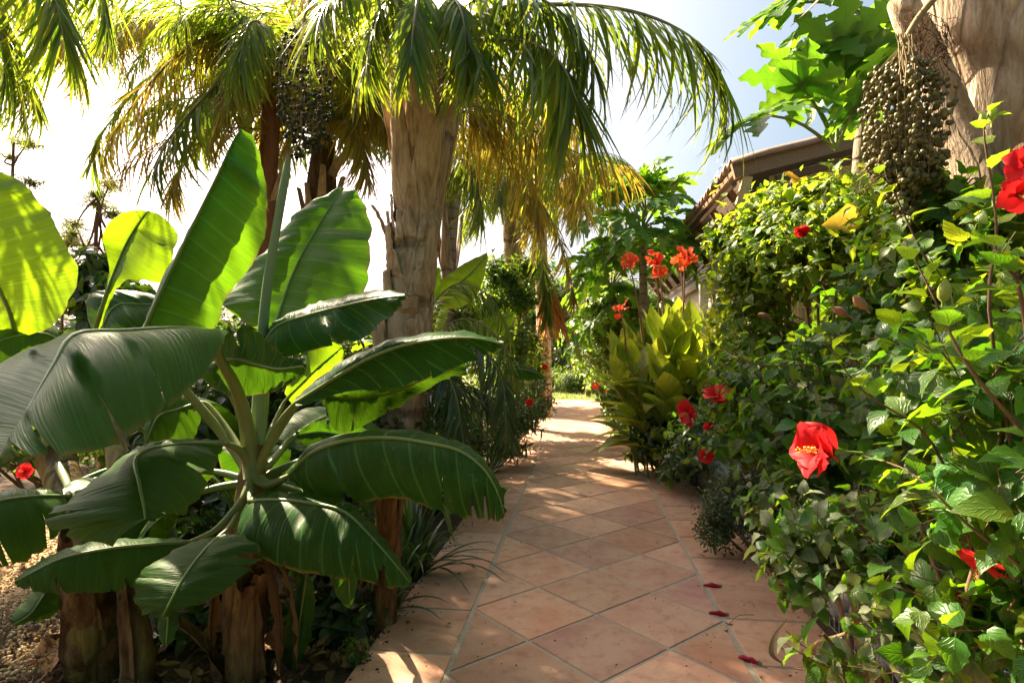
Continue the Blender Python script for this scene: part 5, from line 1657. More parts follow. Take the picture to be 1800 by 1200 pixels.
# roof: sheathing, barge board, clay tile courses
rx = 3.1
ang = math.atan(sl)
rm = Matrix.Rotation(-ang, 3, 'Y')
rc = Vector((E0.x + rx / 2, (Y0 + Y1) / 2, E0.z + sl * rx / 2))
roof = hbox('roof', rc + Vector((0, 0, -.05)), (rx / math.cos(ang), Y1 - Y0 - .1, .05), M_WOODB, rm)
hbox('roof_slope', rc + Vector((rx, 0, -.05)), (rx / math.cos(ang), Y1 - Y0 - .1, .05), M_WOODB, Matrix.Rotation(ang, 3, 'Y'), parent=roof)
hbox('barge_board', Vector((E0.x + rx / 2 - .02, Y0 - .03, rc.z - .07)), (rx / math.cos(ang), .06, .17), M_WOODB, rm, parent=roof)
hbox('barge_board', Vector((E0.x + rx * 1.5, Y0 - .03, rc.z - .07)), (rx / math.cos(ang), .06, .17), M_WOODB, Matrix.Rotation(ang, 3, 'Y'), parent=roof)
hbox('gable_beam', Vector((E0.x + rx / 2 + .25, Y0 + .05, rc.z - .20)), ((rx - .4) / math.cos(ang), .1, .07), M_WOODD, rm)
hbox('bracket', (E0.x + .10, Y0 - .005, E0.z - .28), (.10, .07, .32), M_REED, Matrix.Rotation(.25, 3, 'Y'))
tg_ = Geo()
rows = []
for k in range(9):
    t = k / 8
    for_ = []
    x = E0.x - .05 + rx * t
    zz = E0.z + sl * (x - E0.x) + (.012 if k % 2 else 0)
    rows.append([(x, .105 * math.cos(a), zz + .085 * math.sin(a)) for a in [PI * j / 6 for j in range(7)]] + [(x, .09 * math.cos(a), zz - .012 + .085 * math.sin(a)) for a in [PI * j / 6 for j in range(6, -1, -1)]])
tg_.grid(rows, closed=True)
tg_.f.append(tuple(range(13, -1, -1))); tg_.mi.append(0)
tme = tg_.mesh('roof_tile', M_ROOFTILE)
y = Y0 - .02
while y < Y1:
    o = bpy.data.objects.new('roof_tile', tme); link(o, roof)
    o.location = Vector((R.uniform(-.02, .02), y, R.uniform(-.006, .006))) - ROOT[house.name]
    y += .205
# reed mat gable wall
gw = Geo()
x = B0.x - .02
while x < E0.x + rx * 1.9:
    zt = E0.z + sl * (x - E0.x) - .2 if x < E0.x + rx else E0.z + sl * (2 * rx - (x - E0.x)) - .2
    gw.box((x, Y0 + .06 + R.uniform(-.006, .006), (zt + .3) / 2), (.022, .02, zt - .3))
    x += .026
for z in (1.2, 1.8, 2.4, 2.8, 3.1, 3.35):
    xs = max(B0.x - .02, E0.x + (z - E0.z + .2) / sl)
    gw.box(((xs + E0.x + rx * 1.4) / 2, Y0 + .046, z), (E0.x + rx * 1.4 - xs, .012, .018))
tag(gw.build('reed_mat', M_REED, house, smooth=False), kind='stuff')
# small awning
a0 = PY(1505, 419, 5.7)
hbox('awning', (a0.x + .15, 6.1, a0.z + .05), (.9, .85, .03), M_GREYP, Matrix.Rotation(math.radians(8), 3, 'X'))
hbox('awning_fascia', (a0.x + .15, 5.665, a0.z - .03), (.9, .025, .07), M_GREYP)

# ------------------------------------------------------------------ palm trunk at the right edge with fruit bunch
rtx = [(1800, 1290, 2.55), (1804, 900, 2.55), (1800, 600, 2.55), (1796, 420, 2.55), (1782, 300, 2.55), (1752, 150, 2.55), (1730, 0, 2.55), (1716, -120, 2.55)]
rt = [P(*q) for q in rtx]
rpalm = empty('palm_tree', (rt[0].x, rt[0].y, 0), 'palm at the right edge with pale peeling leaf bases and an olive fruit bunch', 'palm tree', 'palm trees')
rt[0].z = -.05
palm_trunk(rpalm, rt, [.22, .19, .17, .165, .18, .21, .25, .24], M_BOOTP, 26, 60, .12, 12)
for i, (z, az, h, fl, w0, w1, m, cu) in enumerate((
        (1.78, 196, 1.0, .36, .8, .34, M_BOOTP, 0), (1.9, 232, 1.3, .22, .9, .5, M_BOOTP, 0), (1.95, 275, 1.3, .10, 1.0, .3, M_BOOTP, 0), (2.2, 150, 1.1, .2, .9, .2, M_BOOT, 0),
        (1.55, 245, .7, .03, .9, .35, M_BOOT, 0), (1.35, 210, .6, .03, .9, .4, M_BOOTP, 0), (2.45, 205, 1.0, .18, .8, .2, M_BOOT, 0), (2.5, 300, 1.0, .15, .9, .25, M_BOOTP, 0), (1.5, 300, .9, .04, 1.0, .3, M_BOOTP, 0))):
    boot(rpalm, trunk_at(rt, z), .205, math.radians(az), h, fl, w0, w1, m, 60 + i, .024)
for k in range(26):
    z = R.uniform(1.5, 2.9)
    boot(rpalm, trunk_at(rt, z), .19, math.radians(R.uniform(150, 310)), R.uniform(.12, .4), R.uniform(0, .04), R.uniform(.25, .6), R.uniform(.08, .3), (M_BOOTP, M_BOOT)[k % 2], 240 + k, R.uniform(.006, .014))
# torn fibres between the leaf bases
rq = random.Random(21)
fg = Geo()
for k in range(150):
    q = P(rq.uniform(1590, 1665), rq.uniform(25, 130), 2.36 + rq.uniform(-.05, .06))
    e = q + Vector((rq.uniform(-.05, .05), rq.uniform(-.04, .04), rq.uniform(-.12, .02)))
    fg.tube(crv([q, q.lerp(e, .5) + rvec(rq) * .02, e], 4), .0018, 3, cap=False)
fg.build('fibres', M_FIBRE, rpalm)
# dry spathe hanging in at the top
sg = Geo()
rows = []
sp = crv([P(1500, -60, 2.3), P(1450, -10, 2.25), P(1420, 20, 2.22), P(1392, 44, 2.2)], 12)
for i, p in enumerate(sp):
    t = i / 11
    w = .035 * math.sin(PI * min(1, .35 + .65 * t)) + .001
    rows.append([p + Vector((0, .02 * math.cos(a), 0)) + CAMR @ Vector((.45 * math.cos(a), .9 * math.cos(a), math.sin(a))) * w for a in [PI * (j / 5) - PI / 2 for j in range(6)]])
sg.grid(rows)
sg.build('spathe', M_BOOT, rpalm)
ft = P(1588, 75, 2.30)
fruit_bunch(rpalm, ft, .62, .27, 1500, M_FRUITG, .0215, 9, 80, [P(1690, -60, 2.5), P(1640, 0, 2.35), P(1612, 35, 2.32), ft])
st = Geo()
for k in range(46):
    a = P(rq.uniform(1530, 1640), rq.uniform(200, 300), 2.3 + rq.uniform(-.1, .1))
    e = P(rq.uniform(1490, 1640), rq.uniform(300, 350), 2.3 + rq.uniform(-.1, .1))
    st.tube(crv([a, a.lerp(e, .5) + rvec(rq) * .03, e], 5), .0016, 3, cap=False)
for k in range(8):
    a = P(1575 + k * 4, 60, 2.2); e = P(1580 + k * 5, 60 + rq.uniform(70, 110), 2.18)
    st.tube(crv([a, a.lerp(e, .5) + rvec(rq) * .02, e], 5), .003, 4, cap=False)
st.build('strands', M_STRAND, rpalm)
rcw = P(1716, -140, 2.55)
for i, (az, el, L) in enumerate(((20, 60, 2.4), (80, 55, 2.4), (-40, 55, 2.2), (-10, 20, 2.2))):
    auto_frond(rpalm, rcw + Vector((0, 0, .4)), math.radians(az), math.radians(el), L, 1.0, n=50, ll=.6, lw=.03, hang=.5, seed=300 + i, plume=.5)

# ------------------------------------------------------------------ papaya trees
def papaya(label, trunk, rad, heads, seed, geos, size, mat, nleaf, group='papaya trees', fruit=0, aims=()):
    r = random.Random(seed)
    e = empty('papaya_tree', (trunk[0].x, trunk[0].y, 0), label, 'papaya tree', group)
    g = Geo(); g.tube(crv(trunk, 16), [rad * (1 - .03 * i) for i in range(16)], 10, wob=lambda i, k: 1 + .05 * math.sin(i * 2.1 + k)); g.build('trunk', M_GREYTRUNK, e)
    mes = [q.mesh('leaf_blade', mat) for q in geos]
    def leaf(h, tip, s, droop=.4):
        pg = Geo()
        m = h.lerp(tip, .5) + Vector((0, 0, .10 * (tip - h).length))
        pg.tube(crv([h, m, tip], 8), [.010 * s / .5 * (1 - .06 * i) for i in range(8)], 5)
        pt = pg.build('leaf', M_GTWIG, e)
        ax = (tip - m).normalized() + Vector((0, 0, -droop)) + rvec(r) * .15
        nr = UP + (tip - h).normalized() * .5 + rvec(r) * .25
        o = bpy.data.objects.new('leaf_blade', mes[r.randrange(len(mes))]); link(o, pt)
        o.matrix_basis = Matrix.Translation(-ROOT[e.name]) @ frame(ax, nr, tip, s)
    for h, n, el0, L in heads:
        for k in range(n):
            az = k * 2.4 + r.uniform(-.3, .3)
            el = math.radians(lerp(el0[0], el0[1], (k + .5) / n) + r.uniform(-8, 8))
            d = Vector((math.cos(az) * math.cos(el), math.sin(az) * math.cos(el), math.sin(el)))
            leaf(h + Vector((0, 0, -.10 + .12 * k / n)), h + d * L * r.uniform(.8, 1.15), size * r.uniform(.8, 1.15))
    for h, tip, s, dr in aims: leaf(h, tip, s, dr)
    if fruit:
        for k in range(fruit):
            a = k * 2.4
            h = heads[-1][0]
            g = Geo()
            c = h + Vector((math.cos(a) * .11, math.sin(a) * .11, -.16 - .05 * k))
            g.tube([c + Vector((0, 0, .11)), c + Vector((0, 0, .07)), c, c - Vector((0, 0, .07)), c - Vector((0, 0, .12)), c - Vector((0, 0, .14))], [.012, .05, .075, .062, .03, .006], 12)
            g.build('fruit', M_PAPFRUIT, e)
    return e
h1 = P(1470, 262, 3.6); h2 = P(1535, 30, 3.9)
pb_ = P(1500, 900, 3.8)
papaya('papaya tree with large lobed leaves against the sky beside the olive fruit bunch', [Vector((pb_.x, pb_.y, -.03)), P(1500, 600, 3.8), P(1510, 350, 3.8), P(1525, 150, 3.85), h2 - Vector((0, 0, .1))], .07,
    [(P(1515, 150, 3.8), 4, (60, 5), .5), (h2, 6, (70, 0), .6)], 3, PAPG, .48, M_PAP, 0, fruit=5, aims=(
    (h1, P(1338, 200, 3.5), .62, .55), (h1, P(1408, 152, 3.5), .60, .1), (h1, P(1530, 150, 3.4), .6, .3), (h1, P(1485, 90, 3.5), .6, .1), (h1, P(1440, 190, 3.7), .5, .4), (h1, P(1500, 200, 3.5), .5, .4),
    (h2, P(1360, 15, 3.7), .55, .4), (h2, P(1420, -10, 3.6), .55, .3), (h2, P(1400, 60, 4.0), .5, .5), (h2, P(1450, 70, 3.6), .6, .3), (h2, P(1480, 120, 3.6), .6, .6)))
h3 = P(1128, 400, 9.0)
q = P(1135, 700, 9.0)
papaya('papaya tree with dark lobed crown behind the canna, left of the house roof', [Vector((q.x, q.y, -.03)), P(1132, 560, 9.0), h3], .09,
    [(h3, 26, (80, -25), .75), (P(1120, 440, 9.0), 10, (20, -20), .8), (P(1135, 375, 9.0), 8, (80, 40), .5)], 5, PAPF, .62, M_PAP, 0)
q = P(1075, 700, 10.5)
papaya('shorter papaya tree with pale lobed leaves overhanging the far path edge', [Vector((q.x + .3, q.y, -.03)), P(1090, 600, 10.5), P(1075, 500, 10.4)], .08,
    [(P(1075, 500, 10.4), 20, (70, -30), .7), (P(1080, 560, 10.4), 14, (20, -35), .8)], 6, PAPF, .6, M_PAP, 0)

# ------------------------------------------------------------------ hibiscus hedge
HG = 'hibiscus bushes along the path'
def V(*a): return Vector(a)
hA = shrub('hibiscus_bush', 'nearest hibiscus bush with big glossy leaves at the right edge', 'hibiscus bush', (P(1740, 1200, 1.4).x, P(1740, 1200, 1.4).y, 0),
    [(P(1740, 640, 1.25), (.20, .26, .22)), (P(1770, 840, 1.22), (.24, .26, .24)), (P(1660, 840, 1.5), (.22, .26, .22)), (P(1780, 1060, 1.25), (.26, .25, .2)), (P(1640, 620, 1.7), (.26, .28, .2)), (P(1690, 1120, 1.45), (.2, .2, .16))],
    150, 7, .096, HIB, M_HIB, HG, 300, 1, stems=6, cane=.006, upb=.4)
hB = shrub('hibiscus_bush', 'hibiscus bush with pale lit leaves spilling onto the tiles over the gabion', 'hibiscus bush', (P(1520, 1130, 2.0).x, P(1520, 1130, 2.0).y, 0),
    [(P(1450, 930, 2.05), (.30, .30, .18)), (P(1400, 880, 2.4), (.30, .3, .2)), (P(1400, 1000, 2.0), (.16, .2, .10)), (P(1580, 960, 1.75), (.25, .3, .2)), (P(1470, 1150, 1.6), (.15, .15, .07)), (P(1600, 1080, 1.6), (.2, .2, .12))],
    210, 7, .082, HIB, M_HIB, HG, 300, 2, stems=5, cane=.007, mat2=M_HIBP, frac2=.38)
hC = shrub('hibiscus_bush', 'dark hibiscus bush in the middle of the hedge around the big red flower', 'hibiscus bush', (P(1480, 900, 2.9).x, P(1480, 900, 2.9).y, 0),
    [(P(1430, 720, 2.8), (.42, .5, .42)), (P(1330, 690, 3.4), (.34, .45, .4)), (P(1560, 700, 2.3), (.34, .4, .38)), (P(1300, 770, 3.2), (.25, .3, .22)), (P(1500, 560, 2.8), (.4, .4, .3)), (P(1440, 820, 2.7), (.3, .3, .3))],
    330, 7, .098, HIB, M_HIB, HG, 300, 3, stems=7, cane=.008, mat2=M_HIBP, frac2=.12)
hD = shrub('hibiscus_bush', 'tall hibiscus bush with bright yellow green sunlit top in front of the roof', 'hibiscus bush', (P(1420, 800, 4.0).x, P(1420, 800, 4.0).y, 0),
    [(P(1400, 460, 3.9), (.55, .55, .42)), (P(1320, 500, 4.2), (.38, .5, .5)), (P(1480, 390, 3.7), (.5, .5, .32)), (P(1400, 370, 4.1), (.42, .4, .22)), (P(1550, 380, 3.4), (.4, .4, .3)), (P(1440, 335, 3.9), (.42, .4, .18)), (P(1330, 390, 4.2), (.3, .35, .25)), (P(1320, 600, 4.0), (.35, .4, .4)), (P(1270, 420, 4.4), (.2, .2, .2))],
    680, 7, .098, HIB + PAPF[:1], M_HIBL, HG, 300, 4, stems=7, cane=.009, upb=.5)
hE = shrub('hibiscus_bush', 'hibiscus bush growing round the foot of the right palm trunk', 'hibiscus bush', (P(1680, 900, 2.2).x, P(1680, 900, 2.2).y, 0),
    [(P(1660, 430, 2.35), (.34, .34, .26)), (P(1600, 500, 2.6), (.34, .34, .3)), (P(1720, 520, 2.0), (.3, .3, .26)), (P(1760, 380, 2.0), (.16, .2, .14)), (P(1640, 340, 2.3), (.25, .22, .1))],
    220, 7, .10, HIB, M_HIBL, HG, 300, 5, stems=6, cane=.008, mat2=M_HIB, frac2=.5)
# long shoots standing clear of the bushes
def shoot(bush, pts, n, size, seed, mat=M_HIB):
    r = random.Random(seed)
    c = crv([P(*q) for q in pts], 16)
    g = Geo(); g.tube(c, [.0042 - .0002 * i for i in range(16)], 5); g.build('branch', M_TWIG, bush)
    mes = [q.mesh('leaf', mat) for q in HIB]
    for k in range(n):
        t = .15 + .85 * k / (n - 1)
        f = t * 14.9; i = int(f)
        p = c[i].lerp(c[i + 1], f - i); tg = (c[i + 1] - c[i]).normalized()
        s = tg.orthogonal().normalized()
        d = Matrix.Rotation(k * 2.4 + r.uniform(-.3, .3), 3, tg) @ s
        ax = d * .8 + tg * (.35 + .5 * t) + Vector((0, 0, -.1))
        inst('leaf', mes[r.randrange(4)], bush, frame(ax, UP + tg * .4 + rvec(r) * .35, p, size * (1.1 - .55 * t) * r.uniform(.85, 1.15)))
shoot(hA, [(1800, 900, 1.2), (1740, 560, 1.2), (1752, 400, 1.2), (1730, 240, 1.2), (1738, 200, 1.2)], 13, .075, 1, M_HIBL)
shoot(hA, [(1720, 1000, 1.3), (1640, 780, 1.25), (1520, 690, 1.25), (1450, 600, 1.3)], 12, .085, 2)
shoot(hA, [(1800, 760, 1.1), (1700, 640, 1.1), (1640, 520, 1.15), (1600, 440, 1.2)], 11, .09, 3)
shoot(hA, [(1800, 1000, 1.1), (1700, 920, 1.12), (1600, 830, 1.2), (1515, 800, 1.34)], 10, .08, 4)
shoot(hA, [(1810, 620, 1.0), (1790, 500, 1.0), (1770, 470, 1.0), (1742, 430, 1.05)], 8, .09, 5)
shoot(hD, [(1340, 520, 4.0), (1300, 420, 4.1), (1270, 350, 4.2), (1258, 325, 4.2)], 9, .13, 6, M_HIBL)
shoot(hD, [(1360, 700, 3.4), (1310, 560, 3.5), (1262, 500, 3.6), (1240, 480, 3.6)], 9, .11, 7, M_HIBL)
shoot(hC, [(1420, 640, 2.6), (1330, 640, 2.8), (1250, 600, 3.0), (1200, 560, 3.1)], 9, .09, 8, M_HIBL)
shoot(hE, [(1640, 480, 2.0), (1600, 400, 2.0), (1560, 320, 2.0), (1520, 300, 2.0)], 9, .10, 9, M_HIBL)
# upright canes seen low between the leaves
for (a, b, rr) in (((1612, 1010, 1.9), (1622, 700, 1.9), .011), ((1655, 980, 1.8), (1712, 780, 1.8), .010)):
    g = Geo(); g.tube(crv([P(*a), P((a[0] + b[0]) / 2 + 6, (a[1] + b[1]) / 2, a[2]), P(*b)], 8), rr, 7); g.build('stem', M_CANE, hB)
# flowers
hibiscus_flower(hC, P(1470, 792, 1.42), CAMR @ Vector((-.97, .10, .20)), .10, .40, .4)
for (bush, x, y, d, fx, fy, fz, s, op, roll) in (
        (hA, 1800, 292, 1.02, -.4, .1, .9, .036, .85, 0), (hA, 1786, 342, 1.04, -.3, -.3, .9, .034, .85, 1),
        (hA, 1738, 972, 1.18, -.5, -.75, .15, .055, .7, .5), (hA, 1748, 915, 1.25, .2, -.9, .1, .03, .3, .5),
        (hC, 1222, 722, 3.2, -.9, -.2, .3, .10, .55, .8), (hC, 1262, 708, 3.2, -.2, .8, .4, .105, .5, .3), (hC, 1250, 740, 3.25, -.3, -.9, .2, .06, .3, .3),
        (hD, 1412, 418, 3.2, -.3, .9, .2, .07, .25, 0), (hC, 1622, 772, 2.2, -.2, .0, .9, .05, .8, 0), (hC, 1243, 800, 3.3, -.5, .0, .8, .05, .7, 0),
        (hA, 1662, 840, 1.5, -.6, .5, .3, .03, .2, 0), (hB, 1680, 1032, 1.5, -.3, -.6, .2, .035, .3, 0)):
    hibiscus_flower(bush, P(x, y, d), CAMR @ Vector((fx, fy, fz)), s, op, roll)
def bud(bush, x, y, d, s, mat, tilt):
    g = Geo()
    ax = CAMR @ Vector(tilt).normalized()
    c = P(x, y, d)
    g.tube([c - ax * s * 1.6, c - ax * s * .9, c - ax * s * .55, c, c + ax * s * .5, c + ax * s * .95, c + ax * s * 1.05], [s * .08, s * .1, s * .42, s * .5, s * .40, s * .14, s * .02], 9, wob=lambda i, k: 1 + .1 * (k % 2))
    g.build('bud', mat, bush)
for q in ((hA, 1660, 512, 1.15, .024, M_BUD, (.05, 1, .1)), (hA, 1512, 532, 1.5, .026, M_RTWIG, (-.7, .6, .2)), (hA, 1478, 548, 1.6, .024, M_RTWIG, (-.8, .4, .1)), (hD, 1600, 447, 2.3, .030, M_ORBUD, (-.3, 1, 0)),
          (hD, 1562, 462, 2.5, .026, M_ORBUD, (-.2, 1, .2)), (hE, 1628, 482, 2.2, .024, M_ORBUD, (0, 1, 0)), (hD, 1526, 478, 2.6, .022, M_ORBUD, (.2, 1, 0)), (hD, 1342, 555, 3.0, .03, M_RTWIG, (-.9, .3, .1)), (hA, 1590, 700, 1.4, .016, M_BUD, (-.4, 1, 0)),
          (hA, 1745, 200, 1.2, .018, M_BUD, (.1, 1, 0)), (hA, 1728, 212, 1.2, .014, M_BUD, (-.3, 1, 0))): bud(*q)
# dried brown leaves caught in the top of the hedge
dl = [leaf_geo(ovate, .8, 6, .5, .6, .08, .6, .2), leaf_geo(ovate, .7, 6, .7, .3, .1, -.6, .25)]
dm = [g.mesh('dry_leaf', M_YLEAF) for g in dl]
for (x, y, d, s) in ((1418, 310, 3.8, .2), (1516, 385, 3.3, .2), (1600, 370, 3.0, .22), (1545, 408, 3.2, .2), (1690, 410, 2.3, .12), (1306, 615, 3.9, .12), (1620, 395, 2.8, .16), (1465, 320, 3.8, .14), (1730, 400, 2.2, .1)):
    inst('dry_leaf', dm[R.randrange(2)], hD, frame(rvec() + Vector((0, 0, -.6)), rvec() - (P(x, y, d) - CAM).normalized(), P(x, y, d), s))

# ------------------------------------------------------------------ gabion kerb wall
gb = empty('gabion_wall', (1.32, 3.5, 0), 'low wire gabion of pale stones under the hibiscus at the path edge', 'gabion wall')
gx0, gx1, gy0, gy1, gh = 1.17, 1.5, 0.9, 5.9, .30
STN = [rock_geo(40 + i, .8, 2) for i in range(5)]
SME = [g.mesh('stone', M_STONE) for g in STN]
items = []
y = gy0
while y < gy1:
    for z in (.05, .14, .23):
        for x in (gx0 + .05, gx0 + .15, gx0 + .26):
            if x > gx0 + .06 and z < .2: continue
            p = V(x + R.uniform(-.01, .015), y + R.uniform(-.02, .02), z + R.uniform(-.01, .01))
            items.append((p, R.randrange(5), Matrix.Translation(p) @ Quaternion(rvec(), R.uniform(0, 1.2)).to_matrix().to_4x4() @ Matrix.Scale(R.uniform(.10, .125), 4)))
    y += .098
items.sort(key=lambda q: (q[0] - CAM).length)
for p, i, M in items[:290]: inst('stone', SME[i], gb, M)
if items[290:]: tag(scatter('stones', STN, [(i, M) for p, i, M in items[290:]], M_STONE, gb), kind='stuff')
wg = Geo()
y = gy0
while y <= gy1 + .01:
    wg.tube([(gx0 - .012, y, .0), (gx0 - .012, y, gh)], .0022, 4); wg.tube([(gx0 - .012, y, gh), (gx1, y, gh)], .0022, 4)
    y += .05
for z in (.01, .1, .2, .3): wg.tube([(gx0 - .015, gy0, z), (gx0 - .015, gy1, z)], .0025, 4)
wg.build('wire_cage', M_WIRE, gb)

# ------------------------------------------------------------------ clipped dark shrub, canna, far hedge
c = P(1285, 885, 3.7)
shrub('small_leaved_shrub', 'low dense dark shrub of small spoon leaves between canna and pale hibiscus', 'shrub', (c.x, c.y, 0),
    [(P(1290, 890, 3.75), (.26, .28, .26)), (P(1315, 850, 3.9), (.25, .25, .25)), (P(1260, 920, 3.6), (.16, .18, .2))], 380, 11, .040, SPN, M_DARK, None, 300, 11, stems=3, cane=.006, twl=.2, upb=.1, out=.75)

cn = P(1190, 700, 6.3)
canna = empty('canna_clump', (cn.x, cn.y, 0), 'clump of canna with yellow striped leaves and orange flower spikes', 'canna')
CAN = [leaf_geo(ovate, .52, 10, .35, d, 0, tw, .06, .06) for d, tw in ((.18, .1), (.4, -.3), (.6, .2), (.05, .2))]
CM1 = [g.mesh('leaf', M_CANNA) for g in CAN]; CM2 = [g.mesh('leaf', M_CANNAD) for g in CAN]
rq = random.Random(14)
ncl = 0
for s in range(38):
    a = rq.uniform(0, 6.28); q = math.sqrt(rq.random())
    bx = Vector((cn.x + .02 + .50 * q * math.cos(a), cn.y + .62 * q * math.sin(a), 0))
    H = rq.uniform(1.15, 1.75) * (1 - .15 * q)
    lean = Vector((math.cos(a) * .22 * q, math.sin(a) * .22 * q, 0))
    c_ = crv([bx, bx + lean * .4 + V(0, 0, H * .5), bx + lean + V(0, 0, H)], 10)
    g = Geo(); g.tube(c_, [.014 - .0009 * i for i in range(10)], 6); g.build('stalk', M_GTWIG, canna)
    ph = rq.uniform(0, 6)
    for k in range(9):
        t = .16 + .84 * k / 8
        f = t * 8.99; i = int(f)
        p = c_[i].lerp(c_[i + 1], f - i)
        az = ph + k * 2.45 if rq.random() < .5 else a + rq.uniform(-1, 1)
        el = math.radians(lerp(25, 78, t) + rq.uniform(-14, 14))
        d = V(math.cos(az) * math.cos(el), math.sin(az) * math.cos(el), math.sin(el))
        nr = V(-math.cos(az) * math.sin(el), -math.sin(az) * math.sin(el), math.cos(el)) + rvec(rq) * .3
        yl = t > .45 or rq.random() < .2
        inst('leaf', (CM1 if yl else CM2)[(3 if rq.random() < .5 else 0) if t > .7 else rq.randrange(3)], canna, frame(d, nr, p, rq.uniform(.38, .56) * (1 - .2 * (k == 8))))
for (x, y, d, x0, y0_) in ((1107, 466, 5.9, 1130, 600), (1150, 460, 6.2, 1160, 600), (1160, 480, 6.1, 1165, 600), (1203, 455, 6.1, 1195, 600), (1090, 546, 5.9, 1100, 620), (1196, 462, 6.3, 1200, 600)):
    hd = P(x, y, d)
    g = Geo(); g.tube(crv([P(x0, y0_, d + .1), P((x + x0) / 2 + 3, (y + y0_) / 2, d), hd, hd + V(0, 0, .05)], 9), [.011 - .0008 * i for i in range(9)], 6)
    sk = g.build('flower_spike', M_RTWIG, canna)
    for k in range(17 if y < 500 else 9):
        p = hd + rvec(rq) * .065 + V(0, 0, .02)
        o = bpy.data.objects.new('petal', PETO_ME[rq.randrange(3)]); link(o, sk)
        o.matrix_basis = Matrix.Translation(-ROOT[canna.name]) @ frame(rvec(rq) + V(0, 0, .5), rvec(rq), p, rq.uniform(.05, .085))
# ================================================================== BEDS, MIDDLE AND FAR DISTANCE
def strap_clump(name, label, cat, c, n, L, W, mat, seed, group=None, el=(25, 85), bend=1.0):
    r = random.Random(seed)
    e = empty(name, (c[0], c[1], 0), label, cat, group)
    for k in range(n):
        az = r.uniform(0, 6.28); e0 = math.radians(r.uniform(*el))
        d = V(math.cos(az) * math.cos(e0), math.sin(az) * math.cos(e0), math.sin(e0))
        sd = V(-math.sin(az), math.cos(az), 0)
        p = V(c[0] + r.uniform(-.05, .05), c[1] + r.uniform(-.05, .05), 0.0)
        l = L * r.uniform(.7, 1.15)
        rows, uvs = [], []
        N = 9
        for i in range(N + 1):
            t = i / N
            w = W * .5 * strapf(t) * (1 if i < N else 0) + .0005
            up = d.cross(sd) * -1
            rows.append([p - sd * w + UP * w * .3, p.copy(), p + sd * w + UP * w * .3]); uvs += [(0, t), (.5, t), (1, t)]
            p = p + d * l / N
            if p.z < .03: p.z = .03
            d = (d + V(0, 0, -1) * .17 * bend * (.3 + t * 1.6)).normalized()
        g = Geo(); g.grid(rows, uvs); g.build('leaf', mat, e)
    return e
SG = 'strap leaved clumps along the left path edge'
q = G(725, 1012)
strap_clump('strap_leaf_clump', 'dark arching strap leaf clump beside the banana stump', 'strap plant', (q.x, q.y), 70, .58, .026, M_STRAP, 1, SG)
q = G(700, 1075)
strap_clump('strap_leaf_clump', 'small dark strap leaf tuft hanging over the bare soil edge of the path', 'strap plant', (q.x - .05, q.y), 26, .4, .024, M_STRAP, 2, SG)
q = G(862, 872)
strap_clump('strap_leaf_clump', 'dark strap leaf clump beyond the tip of the drooping banana leaf', 'strap plant', (q.x - .08, q.y), 50, .45, .022, M_STRAP, 3, SG)
q = G(880, 830)
strap_clump('strap_leaf_clump', 'sunlit grassy tuft of fine blades before the narrow leaved shrub', 'strap plant', (q.x - .08, q.y), 90, .38, .012, M_GRASS, 4, SG, (40, 85))
q = G(790, 900)
strap_clump('strap_leaf_clump', 'upright strap leaf clump in the shade behind the banana stump', 'strap plant', (q.x - .12, q.y), 50, .6, .03, M_STRAP, 5, SG, (45, 88))
# weed at the bottom of the bed
q = G(625, 1165)
shrub('weed', 'little bright green weed on the soil by the path corner', 'weed', (q.x, q.y, 0), [(V(q.x, q.y, .07), (.09, .09, .05))], 22, 6, .035, OVS, M_MIDG, None, 120, 21, stems=2, cane=.003)
# narrow leaved dark shrubs with red flowers, left of the path
c = G(915, 800)
s1 = shrub('oleander_shrub', 'dark narrow leaved shrub with small red flowers leaning over the left path edge', 'shrub', (c.x - .3, c.y, 0),
    [(P(905, 735, 7.0), (.42, .5, .40)), (P(870, 700, 7.2), (.5, .5, .5)), (P(935, 700, 8.2), (.4, .6, .35)), (P(890, 780, 6.6), (.35, .4, .22)), (P(820, 760, 6.4), (.5, .5, .4))], 420, 10, .12, LAN, M_DARK, None, 300, 22, stems=6, cane=.01, out=.6, mat2=M_MIDG, frac2=.12)
for (x, y, d, s) in ((930, 707, 6.6, .05), (957, 645, 8.5, .05)): hibiscus_flower(s1, P(x, y, d), CAMR @ V(.2, .1, .9), s, .8)
sp_ = Geo()
s2 = shrub('bushy_shrub', 'glossy green shrub catching sun behind the drooping single banana leaf', 'shrub', (P(905, 690, 9.4).x, P(905, 690, 9.4).y, 0),
    [(P(905, 610, 9.4), (.55, .6, .55)), (P(880, 660, 9.0), (.5, .5, .5)), (P(935, 650, 10.2), (.35, .5, .5))], 330, 9, .11, OVS, M_MIDG, None, 300, 23, stems=4, mat2=M_DARK, frac2=.3)
s3 = shrub('leafy_tree', 'light green leafy sapling in front of the weeping palm', 'tree', (P(880, 690, 9.2).x, P(880, 690, 9.2).y, 0),
    [(P(880, 480, 9.3), (.38, .4, .42)), (P(905, 520, 9.5), (.4, .4, .4)), (P(925, 470, 9.8), (.28, .3, .3)), (P(860, 540, 9.2), (.35, .35, .35)), (P(815, 555, 8.8), (.4, .4, .4))], 330, 9, .12, OVS, M_MIDG, None, 300, 24, stems=5, cane=.016)
